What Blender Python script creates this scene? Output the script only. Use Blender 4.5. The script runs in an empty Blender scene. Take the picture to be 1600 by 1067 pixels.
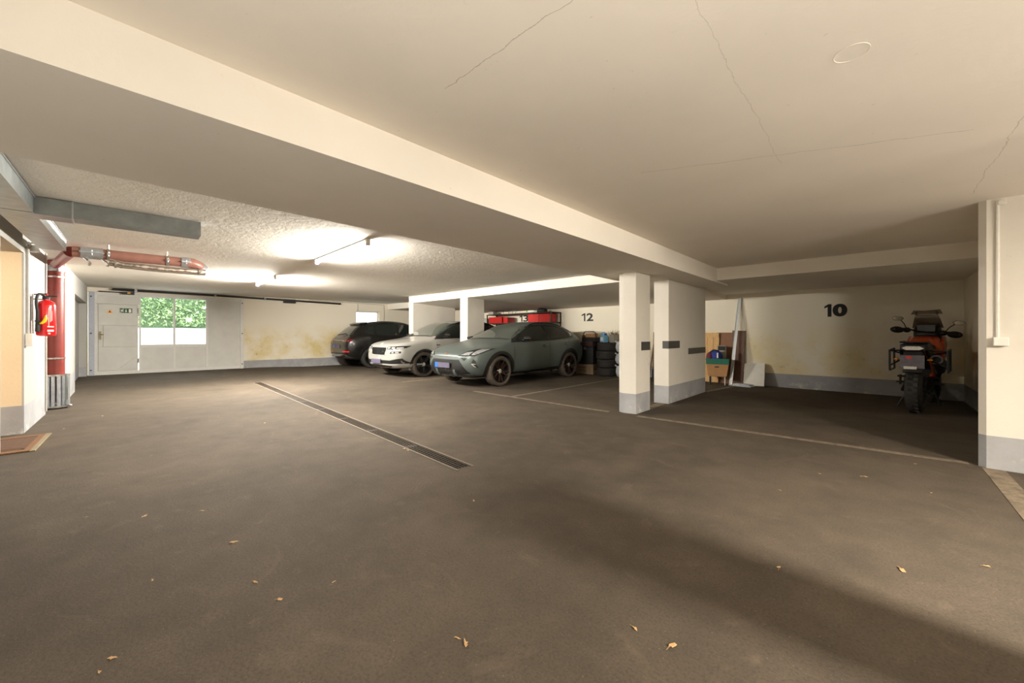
import bpy, bmesh, math, random
from mathutils import Vector, Matrix
from mathutils.bvhtree import BVHTree

random.seed(7)
SC = bpy.context.scene
COL = SC.collection
R = math.radians
PI = math.pi

# ------------------------------------------------------------------ camera, world, exposure
cam_d = bpy.data.cameras.new('camera')
cam_d.sensor_width = 36.0
cam_d.lens = 36.0 * 608 / 1600
cam_d.shift_y = -10.5 / 1600
cam_d.clip_start = 0.02
cam = bpy.data.objects.new('camera', cam_d)
COL.objects.link(cam)
cam.location = (0, 0, 1.16)
cam.rotation_euler = (R(90), 0, R(43.2))
SC.camera = cam

W = bpy.data.worlds.new('sky')
SC.world = W
W.use_nodes = True
bg = W.node_tree.nodes['Background']
bg.inputs[0].default_value = (0.90, 0.94, 1.0, 1)
SKY_STRENGTH = 6.5
bg.inputs[1].default_value = SKY_STRENGTH

SC.view_settings.view_transform = 'Standard'
SC.view_settings.look = 'None'
SC.view_settings.exposure = 0.35
SC.view_settings.gamma = 1.0
SC.view_settings.use_curve_mapping = False
TUBE_COLOR = (1.0, 0.945, 0.86)
TUBE_STRENGTH = 860.0
TUBE_STRENGTH_GATE = 2600.0
LAMP_STRENGTH_CORRIDOR = 25.0     # the tubes of the same row beyond the frame
LAMP_STRENGTH_FAR = 60.0


def area_light(name, loc, target, sx, sy, power, col):
    d = bpy.data.lights.new(name, 'AREA')
    d.shape = 'RECTANGLE'
    d.size, d.size_y = sx, sy
    d.energy = power
    d.color = col
    o = bpy.data.objects.new(name, d)
    SC.collection.objects.link(o)
    o.location = loc
    o.rotation_euler = (Vector(target) - Vector(loc)).to_track_quat('-Z', 'Y').to_euler()
    return o


# added unseen fill lights for the ceiling, the beam and the floor, and the warm lamp of the stairwell behind the doorway
al = area_light('ceiling_fill_light', (4.8, 2.2, 0.15), (4.8, 2.201, 2.3), 2.0, 1.2, 290, (1.0, 0.93, 0.83))  # added fill facing up, brightens the aisle ceiling; no lamp stands here
al.data.spread = R(152)
al = area_light('camera_side_fill_light', (0.9, -0.75, 0.25), (0.9, -0.749, 2.3), 0.8, 0.5, 92, (1.0, 0.95, 0.87))  # second added fill behind the camera, lifts ceiling and beam
al.data.spread = R(156)
al = area_light('floor_fill_light', (3.4, 2.10, 2.20), (0.2, 2.75, 0.0), 0.25, 0.25, 128, (1.0, 0.92, 0.80))  # added light aimed at the aisle floor so the stripe shows
al.data.spread = R(100)
area_light('stairwell_lamp', (-6.6, -1.7, 2.05), (-6.9, -1.2, 0.6), 0.4, 0.4, 9, (1.0, 0.9, 0.75))
SC.cycles.max_bounces = 14
SC.cycles.diffuse_bounces = 8
SC.cycles.sample_clamp_indirect = 6.0


# ------------------------------------------------------------------ colour and materials
def s2l(c):
    return tuple(((v / 255) / 12.92 if v / 255 <= 0.04045 else ((v / 255 + 0.055) / 1.055) ** 2.4) for v in c)


class NT:
    def __init__(self, name):
        self.m = bpy.data.materials.new(name)
        self.m.use_nodes = True
        self.t = self.m.node_tree
        self.b = self.t.nodes['Principled BSDF']
        self.out = self.t.nodes['Material Output']
        self.co = None

    def n(self, typ, **kw):
        nd = self.t.nodes.new(typ)
        for k, v in kw.items():
            setattr(nd, k, v)
        return nd

    def link(self, a, b):
        self.t.links.new(a, b)

    def coord(self):
        if self.co is None:
            self.co = self.n('ShaderNodeTexCoord').outputs['Object']
        return self.co

    def noise(self, scale, detail=4, rough=0.55, vec=None, dist=0.0):
        nd = self.n('ShaderNodeTexNoise')
        nd.inputs['Scale'].default_value = scale
        nd.inputs['Detail'].default_value = detail
        nd.inputs['Roughness'].default_value = rough
        nd.inputs['Distortion'].default_value = dist
        self.link(vec or self.coord(), nd.inputs['Vector'])
        return nd.outputs['Fac']

    def ramp(self, fac, stops):
        nd = self.n('ShaderNodeValToRGB')
        el = nd.color_ramp.elements
        while len(el) < len(stops):
            el.new(0.5)
        for e, (p, c) in zip(el, stops):
            e.position = p
            e.color = tuple(c) + (1,) if len(c) == 3 else c
        self.link(fac, nd.inputs[0])
        return nd.outputs[0]

    def math(self, op, a, b=None, c=None, clamp=False):
        nd = self.n('ShaderNodeMath', operation=op)
        nd.use_clamp = clamp
        for i, v in enumerate((a, b, c)):
            if v is None:
                continue
            if isinstance(v, (int, float)):
                nd.inputs[i].default_value = v
            else:
                self.link(v, nd.inputs[i])
        return nd.outputs[0]

    def mix(self, fac, a, b, mode='MIX'):
        nd = self.n('ShaderNodeMix', data_type='RGBA', blend_type=mode)
        for i, v in ((0, fac), (6, a), (7, b)):
            if isinstance(v, (int, float)):
                nd.inputs[i].default_value = v
            elif isinstance(v, (tuple, list)):
                nd.inputs[i].default_value = tuple(v) + (1,) if len(v) == 3 else v
            else:
                self.link(v, nd.inputs[i])
        return nd.outputs[2]

    def bump(self, h, strength=0.3, dist=0.01):
        nd = self.n('ShaderNodeBump')
        nd.inputs['Strength'].default_value = strength
        nd.inputs['Distance'].default_value = dist
        self.link(h, nd.inputs['Height'])
        self.link(nd.outputs[0], self.b.inputs['Normal'])

    def base(self, c):
        if isinstance(c, (tuple, list)):
            self.b.inputs['Base Color'].default_value = tuple(c) + (1,)
        else:
            self.link(c, self.b.inputs['Base Color'])

    def set(self, **kw):
        for k, v in kw.items():
            self.b.inputs[k.replace('_', ' ')].default_value = v


def pm(name, srgb, rough=0.5, metal=0.0, var=0.12, scale=18.0, bump=0.0, bscale=60.0, coat=0.0, spec=0.5):
    """plain procedural material: a colour with noise mottling and fine relief"""
    t = NT(name)
    c = s2l(srgb)
    f = t.noise(scale, 5)
    t.base(t.ramp(f, [(0.3, tuple(v * (1 - var) for v in c)), (0.7, tuple(min(1, v * (1 + var)) for v in c))]))
    t.set(Roughness=rough, Metallic=metal)
    t.b.inputs['Specular IOR Level'].default_value = spec
    if coat:
        t.b.inputs['Coat Weight'].default_value = coat
        t.b.inputs['Coat Roughness'].default_value = 0.06
    if bump:
        t.bump(t.noise(bscale, 4), bump, 0.004)
    return t.m


def wall_paint(name, srgb, dirt=(150, 135, 105), amount=0.35, bump=0.25):
    t = NT(name)
    c = s2l(srgb)
    f = t.noise(1.6, 7, 0.62)
    base = t.ramp(f, [(0.32, tuple(v * 0.93 for v in c)), (0.62, c)])
    spots = t.ramp(t.noise(9.0, 6, 0.7), [(0.66, (0, 0, 0)), (0.74, (1, 1, 1))])
    col = t.mix(t.math('MULTIPLY', spots, amount), base, s2l(dirt))
    t.base(col)
    t.set(Roughness=0.85)
    t.b.inputs['Specular IOR Level'].default_value = 0.25
    t.bump(t.noise(38.0, 6, 0.6), bump, 0.006)
    return t.m


def stained_wall(name, srgb, zlo, zhi, yellow=(214, 190, 110), mould=(120, 108, 78), ymid=None):
    """white wall with old yellow damp stains and dark mould specks in a height range"""
    t = NT(name)
    c = s2l(srgb)
    sep = t.n('ShaderNodeSeparateXYZ')
    t.link(t.coord(), sep.inputs[0])
    z = sep.outputs['Z']
    up = t.math('SMOOTHSTEP', z, zlo, zlo + 0.15) if False else None
    mr = t.n('ShaderNodeMapRange', interpolation_type='SMOOTHSTEP')
    mr.inputs['From Min'].default_value = zhi
    mr.inputs['From Max'].default_value = zlo + 0.45 * (zhi - zlo)
    t.link(z, mr.inputs['Value'])
    band = mr.outputs['Result']
    n1 = t.ramp(t.noise(1.7, 6, 0.6), [(0.40, (0, 0, 0)), (0.66, (1, 1, 1))])
    m1 = t.math('MULTIPLY', band, n1)
    col = t.mix(t.math('MULTIPLY', m1, 0.75), c, s2l(yellow))
    n2 = t.ramp(t.noise(7.0, 8, 0.72), [(0.56, (0, 0, 0)), (0.72, (1, 1, 1))])
    m2 = t.math('MULTIPLY', t.math('MULTIPLY', n2, n1), band)
    col = t.mix(t.math('MULTIPLY', m2, 0.7), col, s2l(mould))
    t.base(col)
    t.set(Roughness=0.88)
    t.b.inputs['Specular IOR Level'].default_value = 0.2
    t.bump(t.noise(30.0, 6, 0.6), 0.25, 0.006)
    return t.m


def ceiling_mat(name, srgb, rough_cast=0.3, cracks=()):
    t = NT(name)
    c = s2l(srgb)
    f = t.noise(0.9, 6, 0.6)
    col = t.ramp(f, [(0.3, tuple(v * 0.93 for v in c)), (0.66, c)])
    sp = t.ramp(t.noise(26.0, 3, 0.5), [(0.73, (0, 0, 0)), (0.78, (1, 1, 1))])
    col = t.mix(t.math('MULTIPLY', sp, 0.18), col, s2l((120, 104, 84)))
    if cracks:
        sep = t.n('ShaderNodeSeparateXYZ')
        t.link(t.coord(), sep.inputs[0])
        wob = t.math('MULTIPLY', t.math('SUBTRACT', t.noise(5.0, 6, 0.65), 0.5), 0.07)
        for (ax, ay), (bx, by), w, a in cracks:
            L = math.hypot(bx - ax, by - ay)
            ux, uy = (bx - ax) / L, (by - ay) / L
            px = t.math('SUBTRACT', sep.outputs['X'], ax)
            py = t.math('SUBTRACT', sep.outputs['Y'], ay)
            d = t.math('ADD', t.math('MULTIPLY', px, -uy), t.math('MULTIPLY', py, ux))
            s = t.math('ADD', t.math('MULTIPLY', px, ux), t.math('MULTIPLY', py, uy))
            d = t.math('ABSOLUTE', t.math('ADD', d, wob))
            on = t.math('LESS_THAN', d, w)
            on = t.math('MULTIPLY', on, t.math('GREATER_THAN', s, 0.0))
            on = t.math('MULTIPLY', on, t.math('LESS_THAN', s, L))
            col = t.mix(t.math('MULTIPLY', on, a), col, s2l((96, 78, 58)))
    t.base(col)
    t.set(Roughness=0.9)
    t.b.inputs['Specular IOR Level'].default_value = 0.2
    h = t.math('ADD', t.noise(7.0, 5, 0.6, dist=1.5), t.math('MULTIPLY', t.noise(60.0, 3), 0.35))
    t.bump(h, rough_cast, 0.012)
    return t.m


def asphalt_mat():
    t = NT('asphalt')
    big = t.noise(0.55, 6, 0.6, dist=0.6)
    mid = t.noise(3.2, 6, 0.65)
    fine = t.noise(85.0, 3, 0.7)
    col = t.ramp(big, [(0.33, s2l((67, 60, 51))), (0.5, s2l((83, 74, 63))), (0.68, s2l((101, 89, 75)))])
    col = t.mix(0.5, col, t.ramp(mid, [(0.3, s2l((64, 57, 48))), (0.7, s2l((95, 84, 71)))]))
    col = t.mix(t.math('MULTIPLY', t.ramp(fine, [(0.35, (1, 1, 1)), (0.55, (0, 0, 0))]), 0.45), col, s2l((52, 46, 40)))
    col = t.mix(t.math('MULTIPLY', t.ramp(t.noise(120.0, 2), [(0.68, (0, 0, 0)), (0.74, (1, 1, 1))]), 0.35), col, s2l((176, 160, 138)))
    # worn swirls of tyre dust
    sw = t.ramp(t.noise(2.1, 8, 0.7, dist=2.2), [(0.58, (0, 0, 0)), (0.70, (1, 1, 1))])
    col = t.mix(t.math('MULTIPLY', sw, 0.22), col, s2l((124, 110, 94)))
    t.base(col)
    t.set(Roughness=0.85)
    t.b.inputs['Specular IOR Level'].default_value = 0.25
    t.bump(t.math('ADD', fine, t.math('MULTIPLY', t.noise(28.0, 3), 0.6)), 0.45, 0.006)
    return t.m


def worn_line_mat():
    t = NT('worn_line_paint')
    f = t.ramp(t.noise(11.0, 8, 0.75), [(0.36, (0, 0, 0)), (0.58, (1, 1, 1))])
    t.base(t.mix(f, s2l((83, 74, 63)), s2l((130, 116, 96))))
    t.set(Roughness=0.8)
    return t.m


def glass_mat(name, tint=(0.95, 0.98, 0.97)):
    t = NT(name)
    tr = t.n('ShaderNodeBsdfTransparent')
    tr.inputs[0].default_value = tint + (1,)
    gl = t.n('ShaderNodeBsdfGlossy')
    gl.inputs['Roughness'].default_value = 0.02
    fr = t.n('ShaderNodeFresnel')
    fr.inputs[0].default_value = 1.22
    mx = t.n('ShaderNodeMixShader')
    t.link(fr.outputs[0], mx.inputs[0])
    t.link(tr.outputs[0], mx.inputs[1])
    t.link(gl.outputs[0], mx.inputs[2])
    t.link(mx.outputs[0], t.out.inputs['Surface'])
    return t.m


def emit_mat(name, col, strength):
    t = NT(name)
    t.base((0.9, 0.9, 0.88))
    t.b.inputs['Emission Color'].default_value = tuple(col) + (1,)
    t.b.inputs['Emission Strength'].default_value = strength
    return t.m


def wood_mat(name, a, b, scale=6.0):
    t = NT(name)
    mp = t.n('ShaderNodeMapping')
    mp.inputs['Scale'].default_value = (9, 9, 0.9)
    t.link(t.coord(), mp.inputs[0])
    f = t.noise(scale, 7, 0.65, vec=mp.outputs[0], dist=1.2)
    col = t.ramp(f, [(0.32, s2l(a)), (0.68, s2l(b))])
    kn = t.ramp(t.noise(5.0, 3, 0.5), [(0.70, (0, 0, 0)), (0.76, (1, 1, 1))])
    t.base(t.mix(t.math('MULTIPLY', kn, 0.5), col, s2l(tuple(v * 0.55 for v in a))))
    t.set(Roughness=0.65)
    t.bump(f, 0.15, 0.003)
    return t.m


def band_mat():
    t = NT('grey_base_paint')
    f = t.noise(2.5, 7, 0.65)
    col = t.ramp(f, [(0.3, s2l((146, 146, 147))), (0.7, s2l((170, 170, 171)))])
    # pale lime bloom near the floor
    sep = t.n('ShaderNodeSeparateXYZ')
    t.link(t.coord(), sep.inputs[0])
    mr = t.n('ShaderNodeMapRange')
    mr.inputs['From Min'].default_value = 0.20
    mr.inputs['From Max'].default_value = 0.02
    t.link(sep.outputs['Z'], mr.inputs['Value'])
    bl = t.ramp(t.noise(4.5, 8, 0.75), [(0.56, (0, 0, 0)), (0.66, (1, 1, 1))])
    col = t.mix(t.math('MULTIPLY', t.math('MULTIPLY', bl, mr.outputs[0]), 0.8), col, s2l((222, 216, 204)))
    t.base(col)
    t.set(Roughness=0.75)
    t.bump(t.noise(34.0, 6, 0.6), 0.25, 0.006)
    return t.m


def mesh_lag_mat():
    t = NT('braided_lagging')
    wv = t.n('ShaderNodeTexWave')
    wv.inputs['Scale'].default_value = 16.0
    wv.inputs['Distortion'].default_value = 3.0
    t.link(t.coord(), wv.inputs['Vector'])
    t.base(t.ramp(wv.outputs['Fac'], [(0.2, s2l((112, 98, 86))), (0.8, s2l((196, 184, 170)))]))
    t.set(Roughness=0.45, Metallic=0.5)
    t.bump(wv.outputs['Fac'], 0.4, 0.006)
    return t.m


M = {}
M['white_wall'] = wall_paint('white_wall_paint', (220, 214, 202))
M['left_wall'] = wall_paint('bright_wall_paint', (176, 174, 168), amount=0.2)
M['beige_wall'] = wall_paint('beige_wall_paint', (226, 206, 174), amount=0.1)
M['gate_wall'] = stained_wall('stained_wall_paint', (232, 224, 206), 0.3, 1.65)
M['bay_wall'] = stained_wall('bay_wall_paint', (233, 225, 206), 0.3, 1.5, yellow=(222, 204, 150), mould=(150, 136, 104))
M['band'] = band_mat()
M['ceiling_plain'] = ceiling_mat('ceiling_plaster_smooth', (240, 231, 217), 0.10, cracks=(
    ((-0.62, 1.129), (-1.50, 1.126), 0.0018, 0.4), ((-0.466, 1.30), (-0.48, 3.2), 0.0014, 0.22),
    ((0.57, 3.2), (0.57, 5.0), 0.0018, 0.35), ((-1.25, 2.683), (0.40, 3.42), 0.003, 0.28)))
M['ceiling_rough'] = ceiling_mat('ceiling_plaster_rough', (234, 228, 217), 0.55)
M['beam'] = ceiling_mat('beam_plaster', (234, 227, 215), 0.10)
M['asphalt'] = asphalt_mat()
M['line'] = worn_line_mat()
M['pane'] = glass_mat('window_glass')
M['tube'] = emit_mat('glowing_tube', TUBE_COLOR, TUBE_STRENGTH)
M['tube_gate'] = emit_mat('glowing_tube_gate', TUBE_COLOR, TUBE_STRENGTH_GATE)
M['tube2'] = emit_mat('glowing_tube_corridor', TUBE_COLOR, LAMP_STRENGTH_CORRIDOR)
M['tube3'] = emit_mat('glowing_tube_far', TUBE_COLOR, LAMP_STRENGTH_FAR)
M['white_plastic'] = pm('white_plastic', (226, 222, 212), 0.45, var=0.05)
M['grey_plastic'] = pm('grey_plastic', (176, 172, 164), 0.5, var=0.06)
M['galv'] = pm('galvanised_steel', (150, 156, 156), 0.42, 0.75, var=0.16, scale=9, bump=0.1, bscale=25)
M['galv_light'] = pm('bright_galvanised_steel', (188, 192, 196), 0.35, 0.8, var=0.14, scale=14)
M['red_pipe'] = pm('red_pipe_paint', (118, 40, 30), 0.42, var=0.14, scale=9, bump=0.06)
M['pale_red_pipe'] = pm('pale_red_pipe_paint', (140, 98, 86), 0.34, var=0.12, scale=9, bump=0.06)
M['steel'] = pm('zinc_clamp', (190, 188, 182), 0.3, 0.9, var=0.2, scale=40)
M['chrome'] = pm('chrome', (205, 205, 205), 0.12, 1.0, var=0.04)
M['lag'] = mesh_lag_mat()
M['ext_red'] = pm('red_enamel', (214, 22, 26), 0.25, var=0.05, coat=0.6)
M['black'] = pm('black_plastic', (30, 29, 28), 0.5, var=0.2)
M['black_gloss'] = pm('black_gloss', (18, 18, 18), 0.12, var=0.1, coat=0.5)
M['dark_rubber'] = pm('tyre_rubber', (44, 41, 38), 0.75, var=0.2, scale=30, bump=0.1)
M['dusty_rubber'] = pm('dusty_tyre_rubber', (74, 65, 56), 0.85, var=0.22, scale=20, bump=0.1)
M['yellow'] = pm('yellow_plastic', (240, 204, 36), 0.4, var=0.05)
M['label_white'] = pm('white_print', (236, 230, 224), 0.6, var=0.02)
M['gate_panel'] = pm('gate_panel_paint', (205, 203, 196), 0.5, var=0.05, scale=4, bump=0.03)
M['gate_frame'] = pm('gate_frame_paint', (214, 212, 206), 0.45, var=0.05)
M['gate_post'] = pm('gate_post_paint', (176, 180, 190), 0.45, var=0.06)
M['rust'] = pm('rusty_dark_steel', (72, 58, 48), 0.6, 0.5, var=0.3, scale=25)
M['sign_green'] = pm('sign_green', (18, 84, 44), 0.4, var=0.04)
M['sign_orange'] = pm('sign_orange', (244, 168, 32), 0.4, var=0.04)
M['sticker'] = pm('dark_grey_sticker', (70, 68, 64), 0.5, var=0.06)
M['digit'] = pm('black_wall_paint_digit', (26, 25, 23), 0.6, var=0.1)
M['concrete_edge'] = pm('drain_frame_concrete', (104, 92, 78), 0.7, 0.2, var=0.16, scale=30, bump=0.15)
M['grate'] = pm('drain_grate_iron', (74, 66, 58), 0.55, 0.6, var=0.2, scale=30)
M['trench'] = pm('drain_trench_dirt', (34, 28, 23), 0.9, var=0.3)
M['mat_brown'] = pm('brown_coir', (112, 80, 52), 0.95, var=0.3, scale=60, bump=0.6, bscale=160)
M['mat_dark'] = pm('brown_coir_dark', (84, 60, 42), 0.95, var=0.35, scale=90, bump=0.6, bscale=160)
M['brass'] = pm('dull_metal_strip', (150, 138, 104), 0.4, 0.7, var=0.15)
M['leaf'] = pm('dry_leaf', (190, 152, 104), 0.8, var=0.3, scale=30)
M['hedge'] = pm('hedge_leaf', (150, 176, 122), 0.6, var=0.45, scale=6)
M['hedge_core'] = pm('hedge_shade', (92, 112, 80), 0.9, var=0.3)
M['render_white'] = pm('white_render', (232, 232, 234), 0.9, var=0.04, scale=3)
M['pave'] = pm('pale_paving', (206, 204, 200), 0.9, var=0.08, scale=3)


# ------------------------------------------------------------------ mesh builder
class MB:
    def __init__(self):
        self.v, self.f, self.mi, self.sm = [], [], [], []

    def add(self, verts, faces, mi=0, smooth=False, M4=None):
        o = len(self.v)
        for p in verts:
            p = Vector(p)
            self.v.append(tuple(M4 @ p) if M4 is not None else tuple(p))
        for f in faces:
            self.f.append([i + o for i in f])
            self.mi.append(mi)
            self.sm.append(smooth)

    def box(self, a, b, mi=0, M4=None):
        (x0, y0, z0), (x1, y1, z1) = a, b
        v = [(x0, y0, z0), (x1, y0, z0), (x1, y1, z0), (x0, y1, z0), (x0, y0, z1), (x1, y0, z1), (x1, y1, z1), (x0, y1, z1)]
        self.add(v, [(0, 3, 2, 1), (4, 5, 6, 7), (0, 1, 5, 4), (1, 2, 6, 5), (2, 3, 7, 6), (3, 0, 4, 7)], mi, False, M4)

    def cbox(self, c, s, mi=0, M4=None):
        self.box([c[i] - s[i] / 2 for i in range(3)], [c[i] + s[i] / 2 for i in range(3)], mi, M4)

    def prism(self, poly, z0, z1, mi=0, M4=None, smooth=False):
        n = len(poly)
        v = [(p[0], p[1], z0) for p in poly] + [(p[0], p[1], z1) for p in poly]
        self.add(v, [tuple(range(n - 1, -1, -1)), tuple(range(n, 2 * n))], mi, False, M4)
        self.add(v, [(i, (i + 1) % n, (i + 1) % n + n, i + n) for i in range(n)], mi, smooth, M4)

    def tube(self, pts, r, seg=10, mi=0, closed=False, caps=True, M4=None):
        pts = [Vector(p) for p in pts]
        n = len(pts)
        rs = r if isinstance(r, (list, tuple)) else [r] * n
        rings = []
        prev = None
        for i, p in enumerate(pts):
            if closed:
                d = pts[(i + 1) % n] - pts[i - 1]
            else:
                d = (pts[min(i + 1, n - 1)] - pts[max(i - 1, 0)])
            d.normalize()
            if prev is None:
                up = Vector((0, 0, 1)) if abs(d.z) < 0.9 else Vector((1, 0, 0))
                a = d.cross(up).normalized()
            else:
                a = (prev - d * prev.dot(d)).normalized()
            prev = a
            b = d.cross(a)
            rings.append([p + (a * math.cos(2 * PI * k / seg) + b * math.sin(2 * PI * k / seg)) * rs[i] for k in range(seg)])
        v = [q for rg in rings for q in rg]
        f = []
        for i in range(n if closed else n - 1):
            j = (i + 1) % n
            for k in range(seg):
                k2 = (k + 1) % seg
                f.append((i * seg + k, i * seg + k2, j * seg + k2, j * seg + k))
        self.add(v, f, mi, True, M4)
        if caps and not closed:
            self.add(rings[0], [tuple(range(seg - 1, -1, -1))], mi, False, M4)
            self.add(rings[-1], [tuple(range(seg))], mi, False, M4)

    def lathe(self, prof, seg=24, mi=0, M4=None, smooth=True, closed=False):
        """profile of (radius, height) turned about the local Z axis"""
        v = [(r * math.cos(2 * PI * k / seg), r * math.sin(2 * PI * k / seg), z) for (r, z) in prof for k in range(seg)]
        f = []
        n = len(prof)
        for i in range(n if closed else n - 1):
            j = (i + 1) % n
            for k in range(seg):
                k2 = (k + 1) % seg
                f.append((i * seg + k, i * seg + k2, j * seg + k2, j * seg + k))
        self.add(v, f, mi, smooth, M4)
        if not closed:
            if prof[0][0] > 1e-6:
                self.add(v[:seg], [tuple(range(seg - 1, -1, -1))], mi, False, M4)
            if prof[-1][0] > 1e-6:
                self.add(v[-seg:], [tuple(range(seg))], mi, False, M4)

    def ellipsoid(self, c, s, mi=0, M4=None, seg=16, rings=8):
        v, f = [], []
        for i in range(rings + 1):
            th = PI * i / rings
            for k in range(seg):
                ph = 2 * PI * k / seg
                v.append((c[0] + s[0] * math.sin(th) * math.cos(ph), c[1] + s[1] * math.sin(th) * math.sin(ph), c[2] + s[2] * math.cos(th)))
        for i in range(rings):
            for k in range(seg):
                k2 = (k + 1) % seg
                f.append((i * seg + k, (i + 1) * seg + k, (i + 1) * seg + k2, i * seg + k2))
        self.add(v, f, mi, True, M4)

    def build(self, name, mats, parent=None, bevel=0.0, sharp=40, subsurf=0):
        me = bpy.data.meshes.new(name)
        me.from_pydata(self.v, [], self.f)
        if not isinstance(mats, (list, tuple)):
            mats = [mats]
        for m in mats:
            me.materials.append(m)
        me.polygons.foreach_set('material_index', self.mi)
        me.polygons.foreach_set('use_smooth', self.sm)
        bm = bmesh.new()
        bm.from_mesh(me)
        bmesh.ops.remove_doubles(bm, verts=bm.verts, dist=1e-5)
        bmesh.ops.recalc_face_normals(bm, faces=bm.faces)
        bm.to_mesh(me)
        bm.free()
        me.set_sharp_from_angle(angle=R(sharp))
        o = bpy.data.objects.new(name, me)
        COL.objects.link(o)
        if parent is not None:
            o.parent = parent
        if bevel:
            md = o.modifiers.new('edge', 'BEVEL')
            md.width = bevel
            md.segments = 2
            md.limit_method = 'ANGLE'
            md.angle_limit = R(35)
        if subsurf:
            md = o.modifiers.new('smooth', 'SUBSURF')
            md.levels = md.render_levels = subsurf
        return o


def T(x=0, y=0, z=0, rx=0, ry=0, rz=0, s=1.0):
    return Matrix.Translation((x, y, z)) @ Matrix.Rotation(rz, 4, 'Z') @ Matrix.Rotation(ry, 4, 'Y') @ Matrix.Rotation(rx, 4, 'X') @ Matrix.Scale(s, 4)


def thing(name, label, cat, loc=(0, 0, 0), rz=0.0, group=None):
    o = bpy.data.objects.new(name, None)
    o.empty_display_size = 0.1
    COL.objects.link(o)
    o.location = loc
    o.rotation_euler = (0, 0, rz)
    o['label'] = label
    o['category'] = cat
    if group:
        o['group'] = group
    return o


def tag(o, label, cat, group=None):
    o['label'] = label
    o['category'] = cat
    if group:
        o['group'] = group
    return o


def struct(o, label=None):
    o['kind'] = 'structure'
    if label:
        o['label'] = label
    return o


def dup(root, loc=None, rz=None, label=None, group=None):
    def cp(o, parent):
        c = o.copy()
        COL.objects.link(c)
        if parent is not None:
            c.parent = parent
        for ch in [x for x in bpy.data.objects if x.parent == o]:
            cp(ch, c)
        return c
    r = cp(root, root.parent)
    if loc is not None:
        r.location = loc
    if rz is not None:
        r.rotation_euler = (0, 0, rz)
    if label:
        r['label'] = label
    if group:
        r['group'] = group
    return r


def wall_run(mb, p, q, z0, z1, th, band=None, mi_wall=0, mi_band=1, out=None):
    """one straight wall piece from plan point p to q; thickness goes to the side 'out' (unit plan vector)"""
    dx, dy = q[0] - p[0], q[1] - p[1]
    L = math.hypot(dx, dy)
    ux, uy = dx / L, dy / L
    ox, oy = out
    def blk(za, zb, mi):
        v = [(p[0], p[1], za), (q[0], q[1], za), (q[0] + ox * th, q[1] + oy * th, za), (p[0] + ox * th, p[1] + oy * th, za)]
        v += [(a, b, zb) for a, b, _ in v]
        mb.add(v, [(0, 3, 2, 1), (4, 5, 6, 7), (0, 1, 5, 4), (1, 2, 6, 5), (2, 3, 7, 6), (3, 0, 4, 7)], mi)
    if band and z0 < band < z1:
        blk(z0, band, mi_band)
        blk(band, z1, mi_wall)
    else:
        blk(z0, z1, mi_wall)


# ------------------------------------------------------------------ the shell: floor
ZC_R = 2.33      # ceiling of the aisle
# rotated frame of the gate end of the garage (3.2 degrees)
CE, SE = math.cos(R(3.2)), math.sin(R(3.2))

DR = [(-11.0, 2.585), (-10.98, 2.725), (-2.62, 2.277), (-2.62, 2.10)]   # outline of the drain channel


def floor_z(x, y):
    a = min(1, max(0, (-12.6 - x) / 2.9))
    a = a * a * (3 - 2 * a)
    b = min(1, max(0, (5.2 - y) / 1.2))
    return 0.055 * a * b


bm = bmesh.new()
xs = [-16.2 + i * (26.4 / 44) for i in range(45)]
ys = [-2.4 + i * (13.2 / 24) for i in range(25)]
gv = [[bm.verts.new((x, y, 0)) for y in ys] for x in xs]
for i in range(44):
    for j in range(24):
        bm.faces.new((gv[i][j], gv[i + 1][j], gv[i + 1][j + 1], gv[i][j + 1]))
cx = sum(p[0] for p in DR) / 4
cy = sum(p[1] for p in DR) / 4
planes = []
for k in range(4):
    a, b = Vector(DR[k]), Vector(DR[(k + 1) % 4])
    d = (b - a).normalized()
    nrm = Vector((d.y, -d.x))
    if nrm.dot(Vector((cx, cy)) - a) > 0:
        nrm = -nrm
    planes.append((a, nrm))
    bmesh.ops.bisect_plane(bm, geom=bm.verts[:] + bm.edges[:] + bm.faces[:], plane_co=(a.x, a.y, 0), plane_no=(nrm.x, nrm.y, 0))
kill = []
for f in bm.faces:
    c = f.calc_center_median()
    if all((Vector((c.x, c.y)) - a).dot(nn) < 1e-4 for a, nn in planes):
        kill.append(f)
bmesh.ops.delete(bm, geom=kill, context='FACES')
for v in bm.verts:
    v.co.z = floor_z(v.co.x, v.co.y)
bmesh.ops.recalc_face_normals(bm, faces=bm.faces)
me = bpy.data.meshes.new('floor')
bm.to_mesh(me)
bm.free()
me.materials.append(M['asphalt'])
if me.polygons[0].normal.z < 0:
    me.flip_normals()
floor = bpy.data.objects.new('floor', me)
COL.objects.link(floor)
struct(floor, 'dark brown grey asphalt floor with fine grit and worn patches')


def strip(name, pts, w, label=None):
    """worn painted line on the floor"""
    mb = MB()
    for a, b in zip(pts[:-1], pts[1:]):
        a, b = Vector(a), Vector(b)
        d = (b - a).normalized()
        n = Vector((-d.y, d.x)) * w / 2
        v = [(p.x, p.y, z) for z in (0.0, 0.0025) for p in (a - n, b - n, b + n, a + n)]
        mb.add(v, [(0, 3, 2, 1), (4, 5, 6, 7), (0, 1, 5, 4), (1, 2, 6, 5), (2, 3, 7, 6), (3, 0, 4, 7)])
    o = mb.build(name, M['line'], floor)
    if label:
        o['label'] = label
    return o


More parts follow.
